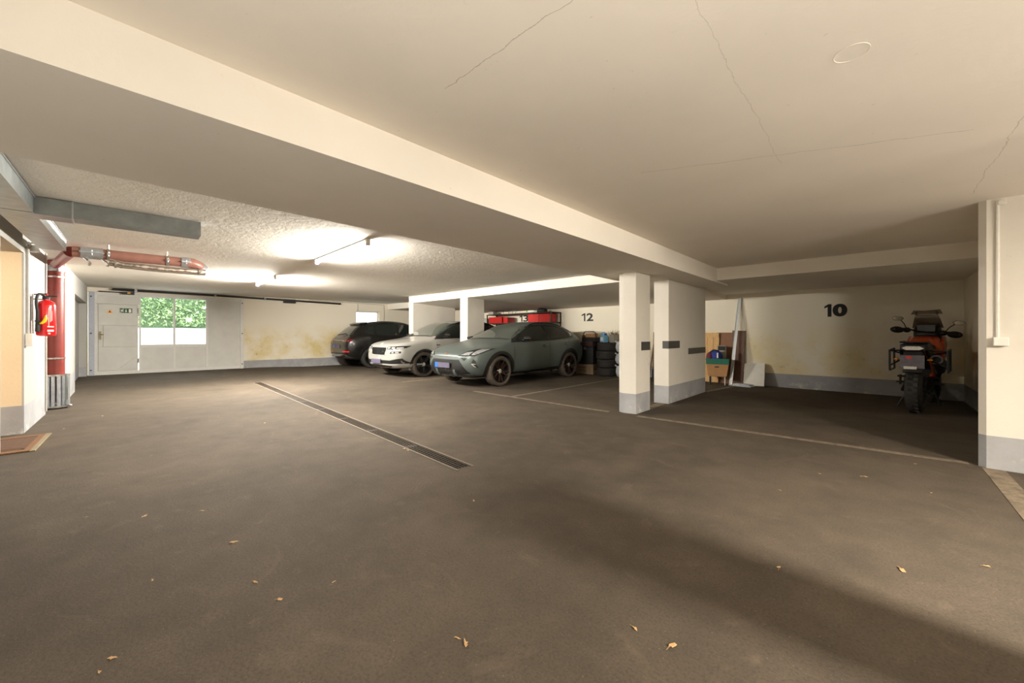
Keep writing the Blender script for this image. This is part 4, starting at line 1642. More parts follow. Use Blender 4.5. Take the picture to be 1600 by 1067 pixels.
# ---- green grey crossover in bay 12/13, nose to the aisle
def car_green():
    t = thing('parked_car', 'matt green grey crossover car with copper emblem and bronze wheels, nearest the pillars', 'car', (-7.06, 7.555, 0), R(-90))
    L, Wd, H = 4.45, 1.84, 1.51
    st = [
        (2.215, 0.30, 0.50, 0.60, 0.48, 0.56, 0.64, 0.46, 0.70, 0.725),
        (2.12, 0.24, 0.70, 0.77, 0.48, 0.74, 0.70, 0.60, 0.775, 0.81),
        (1.93, 0.20, 0.80, 0.86, 0.50, 0.845, 0.79, 0.69, 0.865, 0.895),
        (1.345, 0.20, 0.86, 0.92, 0.58, 0.90, 0.90, 0.73, 0.965, 0.985),
        (0.98, 0.20, 0.86, 0.90, 0.58, 0.895, 0.95, 0.76, 1.015, 1.035),
        (0.72, 0.20, 0.86, 0.90, 0.58, 0.885, 0.975, 0.735, 1.115, 1.15),
        (0.28, 0.20, 0.86, 0.90, 0.58, 0.885, 0.985, 0.655, 1.335, 1.375),
        (-0.08, 0.20, 0.86, 0.90, 0.58, 0.885, 0.995, 0.605, 1.435, 1.475),
        (-0.5, 0.20, 0.86, 0.90, 0.58, 0.885, 1.0, 0.595, 1.465, 1.505),
        (-1.0, 0.20, 0.86, 0.905, 0.58, 0.895, 1.02, 0.58, 1.445, 1.485),
        (-1.335, 0.20, 0.86, 0.925, 0.60, 0.905, 1.04, 0.575, 1.415, 1.455),
        (-1.66, 0.22, 0.84, 0.91, 0.60, 0.885, 1.06, 0.57, 1.36, 1.40),
        (-1.95, 0.26, 0.80, 0.88, 0.62, 0.83, 1.03, 0.60, 1.16, 1.185),
        (-2.10, 0.30, 0.76, 0.84, 0.64, 0.78, 0.96, 0.60, 1.02, 1.035),
        (-2.21, 0.34, 0.66, 0.72, 0.64, 0.68, 0.86, 0.54, 0.90, 0.91)]
    xw = (1.345, -1.335)
    rw = 0.342
    body, bvh = car_body(st, L, Wd, H, xw, rw, M['paint_green'], t)
    P = lambda *a, **k: patch(bvh, *a, parent=t, **k)
    # windscreen
    P([(-0.74, 1.055), (-0.35, 1.085), (0.35, 1.085), (0.74, 1.055), (0.60, 1.40), (0.3, 1.425), (-0.3, 1.425), (-0.60, 1.40)], 'F', 'windscreen', M['pale_glass'], cell=0.04)
    P([(-0.68, 1.045), (-0.35, 1.06), (0.35, 1.06), (0.68, 1.045), (0.70, 1.06), (0.35, 1.08), (-0.35, 1.08), (-0.70, 1.06)], 'F', 'cowl_panel', M['trim_black'])
    dlo = [(0.98, 0.985), (0.80, 1.09), (0.36, 1.305), (0.02, 1.405), (-0.5, 1.432), (-1.0, 1.41), (-1.40, 1.325), (-1.66, 1.21), (-1.50, 1.09), (-0.6, 1.02), (0.3, 1.0)]
    fw_ = [(0.74, 1.03), (0.32, 1.262), (0.0, 1.358), (-0.36, 1.378), (-0.40, 1.045)]
    rw_ = [(-0.49, 1.05), (-0.45, 1.378), (-0.95, 1.365), (-1.24, 1.305), (-1.27, 1.095)]
    qw_ = [(-1.34, 1.12), (-1.32, 1.285), (-1.44, 1.25), (-1.58, 1.19), (-1.47, 1.12)]
    hl = [(0.42, 0.70), (0.78, 0.70), (0.84, 0.76), (0.885, 0.855), (0.74, 0.85), (0.58, 0.79)]
    hl_in = [(0.48, 0.712), (0.68, 0.715), (0.72, 0.79), (0.60, 0.775)]
    hl_in2 = [(0.72, 0.72), (0.78, 0.72), (0.83, 0.77), (0.862, 0.843), (0.78, 0.838), (0.75, 0.80)]
    for s, vw in ((1, 'L'), (-1, 'R')):
        P(dlo, vw, 'window_surround', M['trim_black'], off=0.006)
        P(fw_, vw, 'side_window', M['car_glass'], off=0.011)
        P(rw_, vw, 'side_window', M['car_glass'], off=0.011)
        P(qw_, vw, 'side_window', M['car_glass'], off=0.011)
        for x in xw:
            P(ringpoly(x, rw, rw + 0.045, rw + 0.115, -12, 192), vw, 'arch_cladding', M['trim_black'], off=0.008, thick=0.03)
        P([(0.93, 0.20), (0.93, 0.30), (0.3, 0.285), (-0.6, 0.33), (-0.92, 0.34), (-0.92, 0.20)], vw, 'sill_cladding', M['trim_black'], off=0.006)
        wheel(t, xw[0], s * 0.785, rw, 0.235, s, 'bronze_rim', 'dusty_rubber', 'twin')
        wheel(t, xw[1], s * 0.785, rw, 0.235, s, 'bronze_rim', 'dusty_rubber', 'twin')
        mirror(t, bvh, 0.60, 1.045, s, M['black_gloss'])
        handle(t, bvh, -0.22, 0.885, s, M['paint_green'])
        handle(t, bvh, -1.13, 0.92, s, M['paint_green'])
        seams(bvh, t, [[(0.92, 0.32), (0.90, 0.70), (0.93, 0.97)], [(-0.44, 0.32), (-0.44, 1.03)], [(-0.80, 0.36), (-0.92, 0.60), (-1.18, 0.80), (-1.32, 1.08)]], s)
        f = (lambda p: p) if s > 0 else mir
        h = P(f(hl), 'F', 'headlamp', M['lamp_dark'], off=0.004)
        patch(bvh, f(hl_in), 'F', 'lamp_lens', M['lamp_glass'], h, 0.010, 0.01)
        patch(bvh, f(hl_in2), 'F', 'lamp_lens', M['lamp_glass'], h, 0.010, 0.01)
        P(f([(0.50, 0.665), (0.66, 0.66), (0.60, 0.60)]), 'F', 'bumper_vent', M['trim_black'], off=0.006)
        v_ = P(f([(0.765, 0.64), (0.80, 0.60), (0.815, 0.44), (0.745, 0.53)]), 'F', 'side_vent', M['trim_black'], off=0.006)
        patch(bvh, f([(0.75, 0.545), (0.80, 0.535), (0.80, 0.525), (0.765, 0.525), (0.80, 0.465), (0.785, 0.465), (0.745, 0.53)]), 'F', 'vent_blade', M['silver'], v_, 0.010, 0.01)
        P(f([(0.28, 0.40), (0.335, 0.40), (0.36, 0.255), (0.27, 0.255)]), 'F', 'bumper_fin', M['paint_green'], off=0.022, thick=0.03)
        P(f([(0.60, 0.89), (0.86, 0.905), (0.86, 0.93), (0.60, 0.91)]), 'B', 'tail_lamp', M['dark_red'])
    g = P([(-0.46, 0.615), (0.46, 0.615), (0.70, 0.33), (0.36, 0.275), (-0.36, 0.275), (-0.70, 0.33)], 'F', 'grille', M['trim_black'], off=0.006)
    for k in range(7):
        y = -0.42 + 0.14 * k
        patch(bvh, [(y - 0.05, 0.34 + 0.03 * (k % 2)), (y + 0.05, 0.34 + 0.03 * (k % 2)), (y + 0.03, 0.40), (y - 0.03, 0.40)], 'F', 'grille_cell', M['black_gloss'], g, 0.008, 0.01)
    P([(-0.44, 0.685), (0.44, 0.685), (0.40, 0.665), (-0.40, 0.665)], 'F', 'upper_slot', M['trim_black'], off=0.006)
    P([(-0.80, 0.24), (-0.70, 0.285), (0.70, 0.285), (0.80, 0.24), (0.62, 0.215), (-0.62, 0.215)], 'F', 'lip_spoiler', M['black_gloss'], off=0.015, thick=0.03)
    P([(-0.06, 0.755), (-0.012, 0.735), (0.0, 0.71), (0.012, 0.735), (0.06, 0.755), (0.016, 0.748), (0.0, 0.735), (-0.016, 0.748)], 'F', 'emblem', M['copper'], off=0.010)
    hood = [[(0.95, 0.60), (1.5, 0.55), (1.95, 0.40)], [(0.95, -0.60), (1.5, -0.55), (1.95, -0.40)]]
    number_plate(t, 2.262, -0.06, 0.485, 1)
    roof_rail(t, bvh, 0.02, -1.35, 0.555, M['trim_black'])
    P([(-0.62, 1.10), (0.62, 1.10), (0.52, 1.33), (-0.52, 1.33)], 'B', 'rear_window', M['car_glass'])
    P([(-0.86, 0.87), (0.86, 0.87), (0.86, 0.885), (-0.86, 0.885)], 'B', 'tail_light_bar', M['dark_red'])
    return t


def car_grey():
    t = thing('parked_car', 'light grey sport utility car with chrome framed grille and roof rails between two dividing walls', 'car', (-9.97, 7.47, 0), R(-90))
    L, Wd, H = 4.39, 1.84, 1.60
    st = [
        (2.185, 0.34, 0.58, 0.66, 0.50, 0.63, 0.72, 0.54, 0.80, 0.83),
        (2.10, 0.27, 0.74, 0.80, 0.50, 0.78, 0.78, 0.66, 0.89, 0.92),
        (1.92, 0.23, 0.82, 0.88, 0.52, 0.86, 0.87, 0.74, 0.955, 0.985),
        (1.32, 0.22, 0.86, 0.92, 0.58, 0.90, 0.97, 0.78, 1.03, 1.06),
        (1.0, 0.22, 0.86, 0.90, 0.58, 0.895, 1.01, 0.79, 1.07, 1.095),
        (0.74, 0.22, 0.86, 0.90, 0.58, 0.885, 1.03, 0.76, 1.19, 1.22),
        (0.34, 0.22, 0.86, 0.90, 0.58, 0.885, 1.045, 0.69, 1.42, 1.46),
        (0.02, 0.22, 0.86, 0.90, 0.58, 0.885, 1.05, 0.65, 1.535, 1.575),
        (-0.5, 0.22, 0.86, 0.90, 0.58, 0.885, 1.055, 0.64, 1.565, 1.605),
        (-1.0, 0.22, 0.86, 0.905, 0.58, 0.895, 1.065, 0.635, 1.56, 1.60),
        (-1.31, 0.22, 0.86, 0.925, 0.60, 0.905, 1.075, 0.63, 1.54, 1.58),
        (-1.72, 0.24, 0.84, 0.91, 0.60, 0.885, 1.085, 0.62, 1.47, 1.52),
        (-1.98, 0.28, 0.82, 0.88, 0.62, 0.84, 1.08, 0.62, 1.25, 1.29),
        (-2.12, 0.32, 0.78, 0.84, 0.64, 0.79, 1.02, 0.62, 1.10, 1.11),
        (-2.19, 0.36, 0.70, 0.76, 0.64, 0.72, 0.90, 0.58, 0.95, 0.96)]
    xw = (1.315, -1.315)
    rw = 0.345
    body, bvh = car_body(st, L, Wd, H, xw, rw, M['paint_grey'], t)
    P = lambda *a, **k: patch(bvh, *a, parent=t, **k)
    P([(-0.76, 1.12), (-0.35, 1.145), (0.35, 1.145), (0.76, 1.12), (0.64, 1.49), (0.3, 1.525), (-0.3, 1.525), (-0.64, 1.49)], 'F', 'windscreen', M['pale_glass'], cell=0.04)
    P([(-0.68, 1.105), (-0.35, 1.118), (0.35, 1.118), (0.68, 1.105), (0.70, 1.125), (0.35, 1.14), (-0.35, 1.14), (-0.70, 1.125)], 'F', 'cowl_panel', M['trim_black'])
    dlo = [(0.98, 1.035), (0.80, 1.15), (0.38, 1.40), (0.08, 1.505), (-0.5, 1.535), (-1.1, 1.53), (-1.6, 1.46), (-1.86, 1.27), (-1.70, 1.12), (-0.6, 1.075), (0.3, 1.055)]
    fw_ = [(0.74, 1.085), (0.34, 1.345), (0.06, 1.455), (-0.34, 1.475), (-0.38, 1.10)]
    rw_ = [(-0.47, 1.105), (-0.43, 1.478), (-0.95, 1.48), (-1.22, 1.46), (-1.25, 1.125)]
    qw_ = [(-1.34, 1.14), (-1.31, 1.445), (-1.56, 1.40), (-1.74, 1.26), (-1.64, 1.155)]
    for s, vw in ((1, 'L'), (-1, 'R')):
        P(dlo, vw, 'window_surround', M['trim_black'], off=0.006)
        for q in (fw_, rw_, qw_):
            P(q, vw, 'side_window', M['car_glass'], off=0.011)
        for x in xw:
            P(ringpoly(x, rw, rw + 0.045, rw + 0.085, -12, 192), vw, 'arch_cladding', M['trim_black'], off=0.006, thick=0.03)
            wheel(t, x, s * 0.785, rw, 0.225, s, 'dark_rim', 'dusty_rubber', 'star')
        P([(0.92, 0.22), (0.92, 0.33), (-0.91, 0.34), (-0.91, 0.22)], vw, 'sill_cladding', M['trim_black'], off=0.006)
        mirror(t, bvh, 0.62, 1.11, s, M['black_gloss'])
        handle(t, bvh, -0.20, 0.955, s, M['paint_grey'])
        handle(t, bvh, -1.12, 0.97, s, M['paint_grey'])
        seams(bvh, t, [[(0.90, 0.34), (0.88, 0.75), (0.92, 1.02)], [(-0.42, 0.34), (-0.42, 1.08)], [(-0.80, 0.36), (-0.92, 0.62), (-1.16, 0.80), (-1.30, 1.12)]], s)
        P([(0.93, 0.86), (0.80, 0.86), (0.80, 0.885), (0.93, 0.885)], vw, 'wing_badge', M['trim_black'], off=0.006)
        f = (lambda p: p) if s > 0 else mir
        h = P(f([(0.42, 0.775), (0.70, 0.76), (0.86, 0.805), (0.875, 0.865), (0.44, 0.835)]), 'F', 'headlamp', M['lamp_dark'])
        for a, b in ((0.46, 0.56), (0.60, 0.70), (0.74, 0.84)):
            patch(bvh, f([(a, 0.782), (b, 0.788), (b, 0.828), (a, 0.822)]), 'F', 'lamp_lens', M['lamp_glass'], h, 0.010, 0.01)
        h = P(f([(0.55, 0.66), (0.62, 0.715), (0.83, 0.72), (0.83, 0.675)]), 'F', 'lower_headlamp', M['lamp_dark'])
        for a, b in ((0.62, 0.69), (0.73, 0.80)):
            patch(bvh, f([(a, 0.675), (b, 0.678), (b, 0.71), (a, 0.708)]), 'F', 'lamp_lens', M['lamp_glass'], h, 0.010, 0.01)
    gf = P([(-0.38, 0.83), (0.38, 0.83), (0.42, 0.77), (0.33, 0.60), (-0.33, 0.60), (-0.42, 0.77)], 'F', 'grille_frame', M['silver'], off=0.008, thick=0.02)
    patch(bvh, [(-0.36, 0.815), (0.36, 0.815), (0.395, 0.77), (0.31, 0.618), (-0.31, 0.618), (-0.395, 0.77)], 'F', 'grille', M['trim_black'], gf, 0.012, 0.015)
    for k in range(12):
        y = -0.33 + 0.06 * k
        patch(bvh, [(y - 0.008, 0.64), (y + 0.008, 0.64), (y + 0.008, 0.80), (y - 0.008, 0.80)], 'F', 'grille_slat', M['black_gloss'], gf, 0.022, 0.012)
    P([(-0.84, 0.535), (-0.55, 0.475), (0.55, 0.475), (0.84, 0.535), (0.86, 0.40), (0.5, 0.385), (-0.5, 0.385), (-0.86, 0.40)], 'F', 'lower_grille', M['trim_black'], off=0.006)
    P([(-0.86, 0.37), (-0.4, 0.372), (0.4, 0.372), (0.86, 0.37), (0.80, 0.285), (0.45, 0.265), (-0.45, 0.265), (-0.80, 0.285)], 'F', 'skid_plate', M['silver'], off=0.010, thick=0.02)
    P([(-0.60, 0.342), (0.60, 0.342), (0.50, 0.296), (-0.50, 0.296)], 'F', 'skid_intake', M['trim_black'], off=0.016)
    for z, y in ((0.905, 0.0), (0.535, 0.06)):  # upper disc is the emblem, lower one models a round reflection
        hit = bvh.ray_cast(Vector((4, y, z)), Vector((-1, 0, 0)))
        mb = MB()
        nrm = hit[1]
        q = nrm.to_track_quat('Z', 'Y').to_matrix().to_4x4()
        m4 = Matrix.Translation(hit[0]) @ q
        mb.lathe([(0.0, 0.014), (0.040, 0.014), (0.044, 0.008), (0.044, -0.01)], 20, 0, m4)
        mb.lathe([(0.044, -0.01), (0.050, -0.01), (0.050, 0.012), (0.044, 0.016)], 20, 1, m4)
        mb.prism([(-0.006, -0.026), (0.010, -0.02), (0.018, 0.022), (0.0, 0.014)], 0.013, 0.018, 1, m4)
        mb.build('emblem_and_reflection', [M['black_gloss'], M['silver']], t)
    number_plate(t, 2.225, -0.10, 0.44, 1, strip=False)
    roof_rail(t, bvh, 0.06, -1.5, 0.60, M['trim_black'], 0.04)
    P([(-0.68, 1.16), (0.68, 1.16), (0.58, 1.48), (-0.58, 1.48)], 'B', 'rear_window', M['car_glass'])
    for s in (1, -1):
        f = (lambda p: p) if s > 0 else mir
        P(f([(0.45, 0.86), (0.80, 0.90), (0.80, 1.02), (0.45, 0.98)]), 'B', 'tail_lamp', M['dark_red'])
    return t


def car_black():
    t = thing('parked_car', 'shiny black car with red reflector parked nose in beside the stained wall', 'car', (-13.72, 8.02, 0), R(88))
    L, Wd, H = 4.56, 1.87, 1.68
    st = [
        (2.27, 0.34, 0.58, 0.66, 0.50, 0.63, 0.72, 0.54, 0.80, 0.83),
        (2.18, 0.27, 0.74, 0.80, 0.50, 0.78, 0.78, 0.66, 0.89, 0.92),
        (1.98, 0.23, 0.82, 0.88, 0.52, 0.86, 0.87, 0.74, 0.955, 0.985),
        (1.36, 0.22, 0.86, 0.92, 0.58, 0.90, 0.99, 0.78, 1.05, 1.08),
        (1.0, 0.22, 0.86, 0.90, 0.58, 0.895, 1.04, 0.79, 1.10, 1.125),
        (0.74, 0.22, 0.86, 0.90, 0.58, 0.885, 1.06, 0.76, 1.22, 1.25),
        (0.34, 0.22, 0.86, 0.90, 0.58, 0.885, 1.07, 0.69, 1.47, 1.51),
        (0.02, 0.22, 0.86, 0.90, 0.58, 0.885, 1.08, 0.65, 1.60, 1.64),
        (-0.5, 0.22, 0.86, 0.90, 0.58, 0.885, 1.085, 0.64, 1.64, 1.68),
        (-1.0, 0.22, 0.86, 0.905, 0.58, 0.895, 1.09, 0.63, 1.62, 1.66),
        (-1.36, 0.24, 0.86, 0.93, 0.60, 0.91, 1.10, 0.61, 1.57, 1.61),
        (-1.74, 0.26, 0.83, 0.92, 0.62, 0.885, 1.10, 0.60, 1.45, 1.49),
        (-2.02, 0.30, 0.80, 0.88, 0.64, 0.85, 1.06, 0.64, 1.17, 1.21),
        (-2.18, 0.34, 0.76, 0.83, 0.64, 0.80, 0.98, 0.64, 1.05, 1.07),
        (-2.28, 0.38, 0.64, 0.72, 0.62, 0.70, 0.86, 0.58, 0.92, 0.94)]
    xw = (1.36, -1.40)
    rw = 0.365
    body, bvh = car_body(st, L, Wd, H, xw, rw, M['paint_black'], t)
    P = lambda *a, **k: patch(bvh, *a, parent=t, **k)
    dlo = [(0.98, 1.07), (0.80, 1.18), (0.38, 1.45), (0.08, 1.57), (-0.5, 1.605), (-1.1, 1.58), (-1.5, 1.47), (-1.74, 1.28), (-1.55, 1.16), (-0.6, 1.11), (0.3, 1.085)]
    for s, vw in ((1, 'L'), (-1, 'R')):
        P(dlo, vw, 'window_surround', M['trim_black'], off=0.006)
        P([(0.74, 1.12), (0.34, 1.395), (0.06, 1.515), (-0.34, 1.54), (-0.38, 1.135)], vw, 'side_window', M['car_glass'], off=0.011)
        P([(-0.47, 1.14), (-0.43, 1.545), (-0.95, 1.535), (-1.22, 1.49), (-1.25, 1.165)], vw, 'side_window', M['car_glass'], off=0.011)
        P([(-1.33, 1.175), (-1.30, 1.46), (-1.45, 1.40), (-1.62, 1.27), (-1.53, 1.19)], vw, 'side_window', M['car_glass'], off=0.011)
        for x in xw:
            P(ringpoly(x, rw, rw + 0.045, rw + 0.10, -12, 192), vw, 'arch_cladding', M['trim_black'], off=0.006, thick=0.03)
            wheel(t, x, s * 0.80, rw, 0.235, s, 'dark_rim', 'dark_rubber', 'star')
        P([(0.92, 0.22), (0.92, 0.35), (-0.95, 0.36), (-0.95, 0.22)], vw, 'sill_cladding', M['trim_black'], off=0.006)
        mirror(t, bvh, 0.62, 1.14, s, M['paint_black'])
        handle(t, bvh, -0.20, 0.99, s, M['paint_black'])
        handle(t, bvh, -1.12, 1.01, s, M['paint_black'])
        seams(bvh, t, [[(0.90, 0.36), (0.90, 1.05)], [(-0.42, 0.36), (-0.42, 1.10)], [(-0.82, 0.38), (-0.95, 0.65), (-1.22, 0.85), (-1.34, 1.15)]], s)
        f = (lambda p: p) if s > 0 else mir
        tl = P(f([(0.40, 0.90), (0.82, 0.92), (0.86, 1.0), (0.70, 1.02), (0.40, 0.97)]), 'B', 'tail_lamp', M['dark_red'], off=0.006)
        patch(bvh, f([(0.46, 0.925), (0.78, 0.945), (0.78, 0.96), (0.46, 0.94)]), 'B', 'lens_strip', M['chrome'], tl, 0.012, 0.01)
        P(f([(0.44, 0.565), (0.78, 0.565), (0.80, 0.605), (0.50, 0.615)]), 'B', 'red_reflector', M['red_lens'], off=0.008)
        P(f([(0.60, 0.765), (0.84, 0.755), (0.84, 0.77), (0.60, 0.78)]), 'B', 'bumper_crease', M['black_gloss'], off=0.006)
        h = P(f([(0.44, 0.76), (0.84, 0.80), (0.86, 0.86), (0.46, 0.83)]), 'F', 'headlamp', M['lamp_glass'])
        for x in (-1.55,):
            hit_y = on_side(bvh, x, 1.0, s)
    rwn = P([(-0.66, 1.14), (0.66, 1.14), (0.54, 1.47), (-0.54, 1.47)], 'B', 'rear_window', M['car_glass'])
    P([(-0.56, 1.49), (0.56, 1.49), (0.52, 1.545), (-0.52, 1.545)], 'B', 'roof_spoiler', M['black_gloss'], off=0.07, thick=0.08)
    P([(-0.80, 0.30), (0.80, 0.30), (0.82, 0.46), (0.60, 0.53), (-0.60, 0.53), (-0.82, 0.46)], 'B', 'bumper_lower', M['trim_black'], off=0.006)
    P([(-0.62, 0.47), (0.62, 0.47), (0.72, 0.37), (0.75, 0.37), (0.64, 0.49), (-0.64, 0.49), (-0.75, 0.37), (-0.72, 0.37)], 'B', 'chrome_strip', M['chrome'], off=0.014, thick=0.015)
    P([(-0.46, 0.955), (0.46, 0.955), (0.46, 0.972), (-0.46, 0.972)], 'B', 'boot_strip', M['chrome'], off=0.006)
    mb = MB()
    mb.tube([(-2.20, 0.1, 1.16), (-2.06, -0.28, 1.20)], 0.014, 6)
    mb.build('rear_wiper', M['trim_black'], t)
    number_plate(t, -2.295, 0, 0.76, -1)
    P([(-0.76, 1.16), (0.76, 1.16), (0.64, 1.55), (-0.64, 1.55)], 'F', 'windscreen', M['car_glass'])
    P([(-0.42, 0.80), (0.42, 0.80), (0.34, 0.56), (-0.34, 0.56)], 'F', 'grille', M['trim_black'])
    return t


car_green()
car_grey()
car_black()

#@@PROPS
# ------------------------------------------------------------------ motorcycle in bay ten (rear view)
M['bike_black'] = pm('motorcycle_black', (20, 19, 18), 0.4, 0.1, var=0.2)
M['bike_orange'] = pm('motorcycle_orange', (200, 76, 22), 0.3, var=0.06, coat=0.5)
M['bike_metal'] = pm('motorcycle_grey_metal', (84, 82, 80), 0.35, 0.8, var=0.15)
M['smoke'] = pm('smoked_screen', (120, 106, 88), 0.12, var=0.05, coat=0.6)
M['lens_white'] = pm('clear_lens', (214, 206, 196), 0.12, var=0.25, scale=60, coat=0.6)
M['mirror_glass'] = pm('mirror_glass', (172, 164, 150), 0.08, 0.9, var=0.05)
bk = thing('motorcycle', 'black and orange touring motorcycle on its side stand seen from behind', 'motorcycle', (0.415, 8.34, 0), R(-9))
# local: x = right, y = forward; rear axle at y = 0


def bwheel(y, r, w, steer=0.0, x=0.0):
    mb = MB()
    prof = []
    for k in range(13):
        a = R(-100 + 200 * k / 12)
        prof.append((r - w * 0.5 + w * 0.5 * math.cos(a) * 0.95, w * 0.5 * math.sin(a)))
    prof = [(r * 0.72, -w * 0.36)] + prof + [(r * 0.72, w * 0.36)]
    mb.lathe(prof, 36, closed=True)
    for k in range(26):                                   # tread blocks
        a = 2 * PI * k / 26
        for s in (-1, 1):
            m4 = Matrix.Rotation(a, 4, 'Z') @ T(r - 0.006, 0, s * w * 0.17, 0, s * 0.28, 0.35 * s)
            mb.cbox((0, 0, 0), (0.016, 0.045, w * 0.26), 0, m4)
    o = mb.build('wheel', M['dark_rubber'], bk)
    o.location = (x, y, r)
    o.rotation_euler = (0, R(90), steer)
    mb = MB()
    mb.lathe([(r * 0.73, -w * 0.34), (r * 0.73, w * 0.34), (r * 0.66, w * 0.25), (r * 0.66, -w * 0.25)], 32, closed=True)
    mb.lathe([(0.045, -w * 0.4), (0.045, w * 0.4)], 16)
    for k in range(10):
        a = 2 * PI * k / 10
        mb.tube([(0.04 * math.cos(a), 0.04 * math.sin(a), w * 0.2 * (1 if k % 2 else -1)), (r * 0.68 * math.cos(a + 0.15), r * 0.68 * math.sin(a + 0.15), 0)], 0.008, 6)
    mb.build('rim', M['bike_metal'], o)
    return o


bwheel(0.0, 0.33, 0.185)
bwheel(1.56, 0.335, 0.115, R(16), 0.02)


def bpart(name, mat, fn, bevel=0.0):
    mb = MB()
    fn(mb)
    return mb.build(name, M[mat] if isinstance(mat, str) else [M[m] for m in mat], bk, bevel=bevel)


bpart('swingarm', 'bike_black', lambda m: (m.tube([(-0.135, 0, 0.33), (-0.13, 0.3, 0.40), (-0.10, 0.58, 0.46)], [0.026, 0.032, 0.035], 8),
                                           m.tube([(0.135, 0, 0.33), (0.13, 0.3, 0.40), (0.10, 0.58, 0.46)], [0.026, 0.032, 0.035], 8),
                                           m.tube([(-0.15, 0, 0.33), (0.15, 0, 0.33)], 0.02, 8)))
bpart('engine_block', 'bike_black', lambda m: (m.cbox((0, 0.82, 0.46), (0.36, 0.42, 0.36)), m.tube([(-0.2, 0.72, 0.40), (0.2, 0.72, 0.40)], 0.14, 18),
                                               m.tube([(0, 0.95, 0.55), (0, 1.08, 0.82)], 0.10, 12), m.tube([(0, 0.75, 0.6), (0, 0.62, 0.82)], 0.10, 12)), 0.03)
bpart('skid_plate', 'bike_metal', lambda m: m.prism([(0.55, 0.24), (1.15, 0.30), (1.22, 0.48), (1.18, 0.48), (1.10, 0.33), (0.56, 0.28)], -0.15, 0.15, 0, Matrix(((0, 0, 1, 0), (1, 0, 0, 0), (0, 1, 0, 0), (0, 0, 0, 1)))))
SIDE = Matrix(((0, 0, 1, 0), (1, 0, 0, 0), (0, 1, 0, 0), (0, 0, 0, 1)))      # (y, z, x)
def _frame(m):
    for s in (-1, 1):
        m.tube([(s * 0.10, 0.58, 0.50), (s * 0.16, 0.75, 0.72), (s * 0.15, 1.0, 0.86), (s * 0.05, 1.25, 0.98)], 0.018, 8)
        m.tube([(s * 0.16, 0.75, 0.72), (s * 0.13, 0.4, 0.82), (s * 0.10, -0.1, 0.92)], 0.014, 8)
        m.tube([(s * 0.14, 0.62, 0.50), (s * 0.12, 0.3, 0.76), (s * 0.10, 0.0, 0.88)], 0.012, 8)
bpart('trellis_frame', 'bike_orange', _frame)
bpart('seat', 'bike_black', lambda m: m.prism([(-0.12, 0.925), (-0.10, 1.03), (0.22, 1.05), (0.34, 0.99), (0.62, 0.96), (0.72, 1.02), (0.74, 0.90), (0.5, 0.86), (0.2, 0.88)], -0.15, 0.15, 0, SIDE), 0.04)
bpart('rear_carrier', 'bike_black', lambda m: [m.tube([(s * 0.13, 0.12, 1.055), (s * 0.14, -0.18, 1.05), (s * 0.06, -0.26, 1.045), (0, -0.27, 1.045)], 0.012, 8) for s in (-1, 1)] and m.cbox((0, -0.08, 1.05), (0.24, 0.16, 0.016)), 0.0)
bpart('tank', 'bike_orange', lambda m: (m.ellipsoid((0, 0.92, 0.96), (0.205, 0.30, 0.17)), m.prism([(0.70, 0.88), (0.72, 1.06), (0.95, 1.14), (1.18, 1.10), (1.25, 0.95), (0.95, 0.84)], -0.17, 0.17, 0, SIDE)), 0.05)
for s in (-1, 1):
    bpart('side_fairing', 'bike_orange', lambda m: m.prism([(1.0, 0.72), (0.95, 1.06), (1.22, 1.14), (1.48, 1.02), (1.30, 0.78)], s * 0.19 - 0.025, s * 0.19 + 0.025, 0, SIDE), 0.02)
    bpart('tail_panel', 'bike_black', lambda m: m.prism([(-0.20, 0.94), (-0.12, 0.86), (0.4, 0.74), (0.62, 0.80), (0.55, 0.90), (0.1, 0.96)], s * 0.135 - 0.02, s * 0.135 + 0.02, 0, SIDE), 0.012)
# tail: lamp, fender, plate with reflectors
tl = bpart('tail_lamp', 'bike_black', lambda m: m.cbox((0, -0.225, 0.975), (0.27, 0.10, 0.10)), 0.02)
mb = MB(); mb.prism([(-0.115, 0.965), (-0.07, 0.992), (0.07, 0.992), (0.115, 0.965), (0.07, 0.938), (-0.07, 0.938)], -0.004, 0.012, 0, Matrix(((1, 0, 0, 0), (0, 0, -1, -0.275), (0, 1, 0, 0), (0, 0, 0, 1))))
mb.build('lamp_lens', M['lens_white'], tl, bevel=0.003)
bpart('rear_fender', 'bike_black', lambda m: m.prism([(-0.24, 0.92), (-0.33, 0.62), (-0.30, 0.60), (-0.20, 0.80), (-0.02, 0.88)], -0.10, 0.10, 0, SIDE), 0.01)
M['plate_dim'] = pm('motorcycle_plate', (96, 90, 96), 0.35, 0.2, var=0.25, scale=30)
pl_ = bpart('number_plate', ('plate_dim', 'red_lens', 'lens_white'), lambda m: (m.box((-0.125, -0.352, 0.68), (0.125, -0.344, 0.865), 0), m.box((-0.06, -0.356, 0.815), (0.0, -0.351, 0.85), 1)))
pl_['label'] = 'pale number plate, characters not readable'
bpart('plate_reflector', 'lens_white', lambda m: m.box((-0.085, -0.364, 0.665), (0.05, -0.352, 0.705)), 0.004)
for s in (-1, 1):
    bpart('turn_signal', 'orange_lens', lambda m: m.ellipsoid((s * 0.17, -0.25, 0.80), (0.03, 0.025, 0.018)))
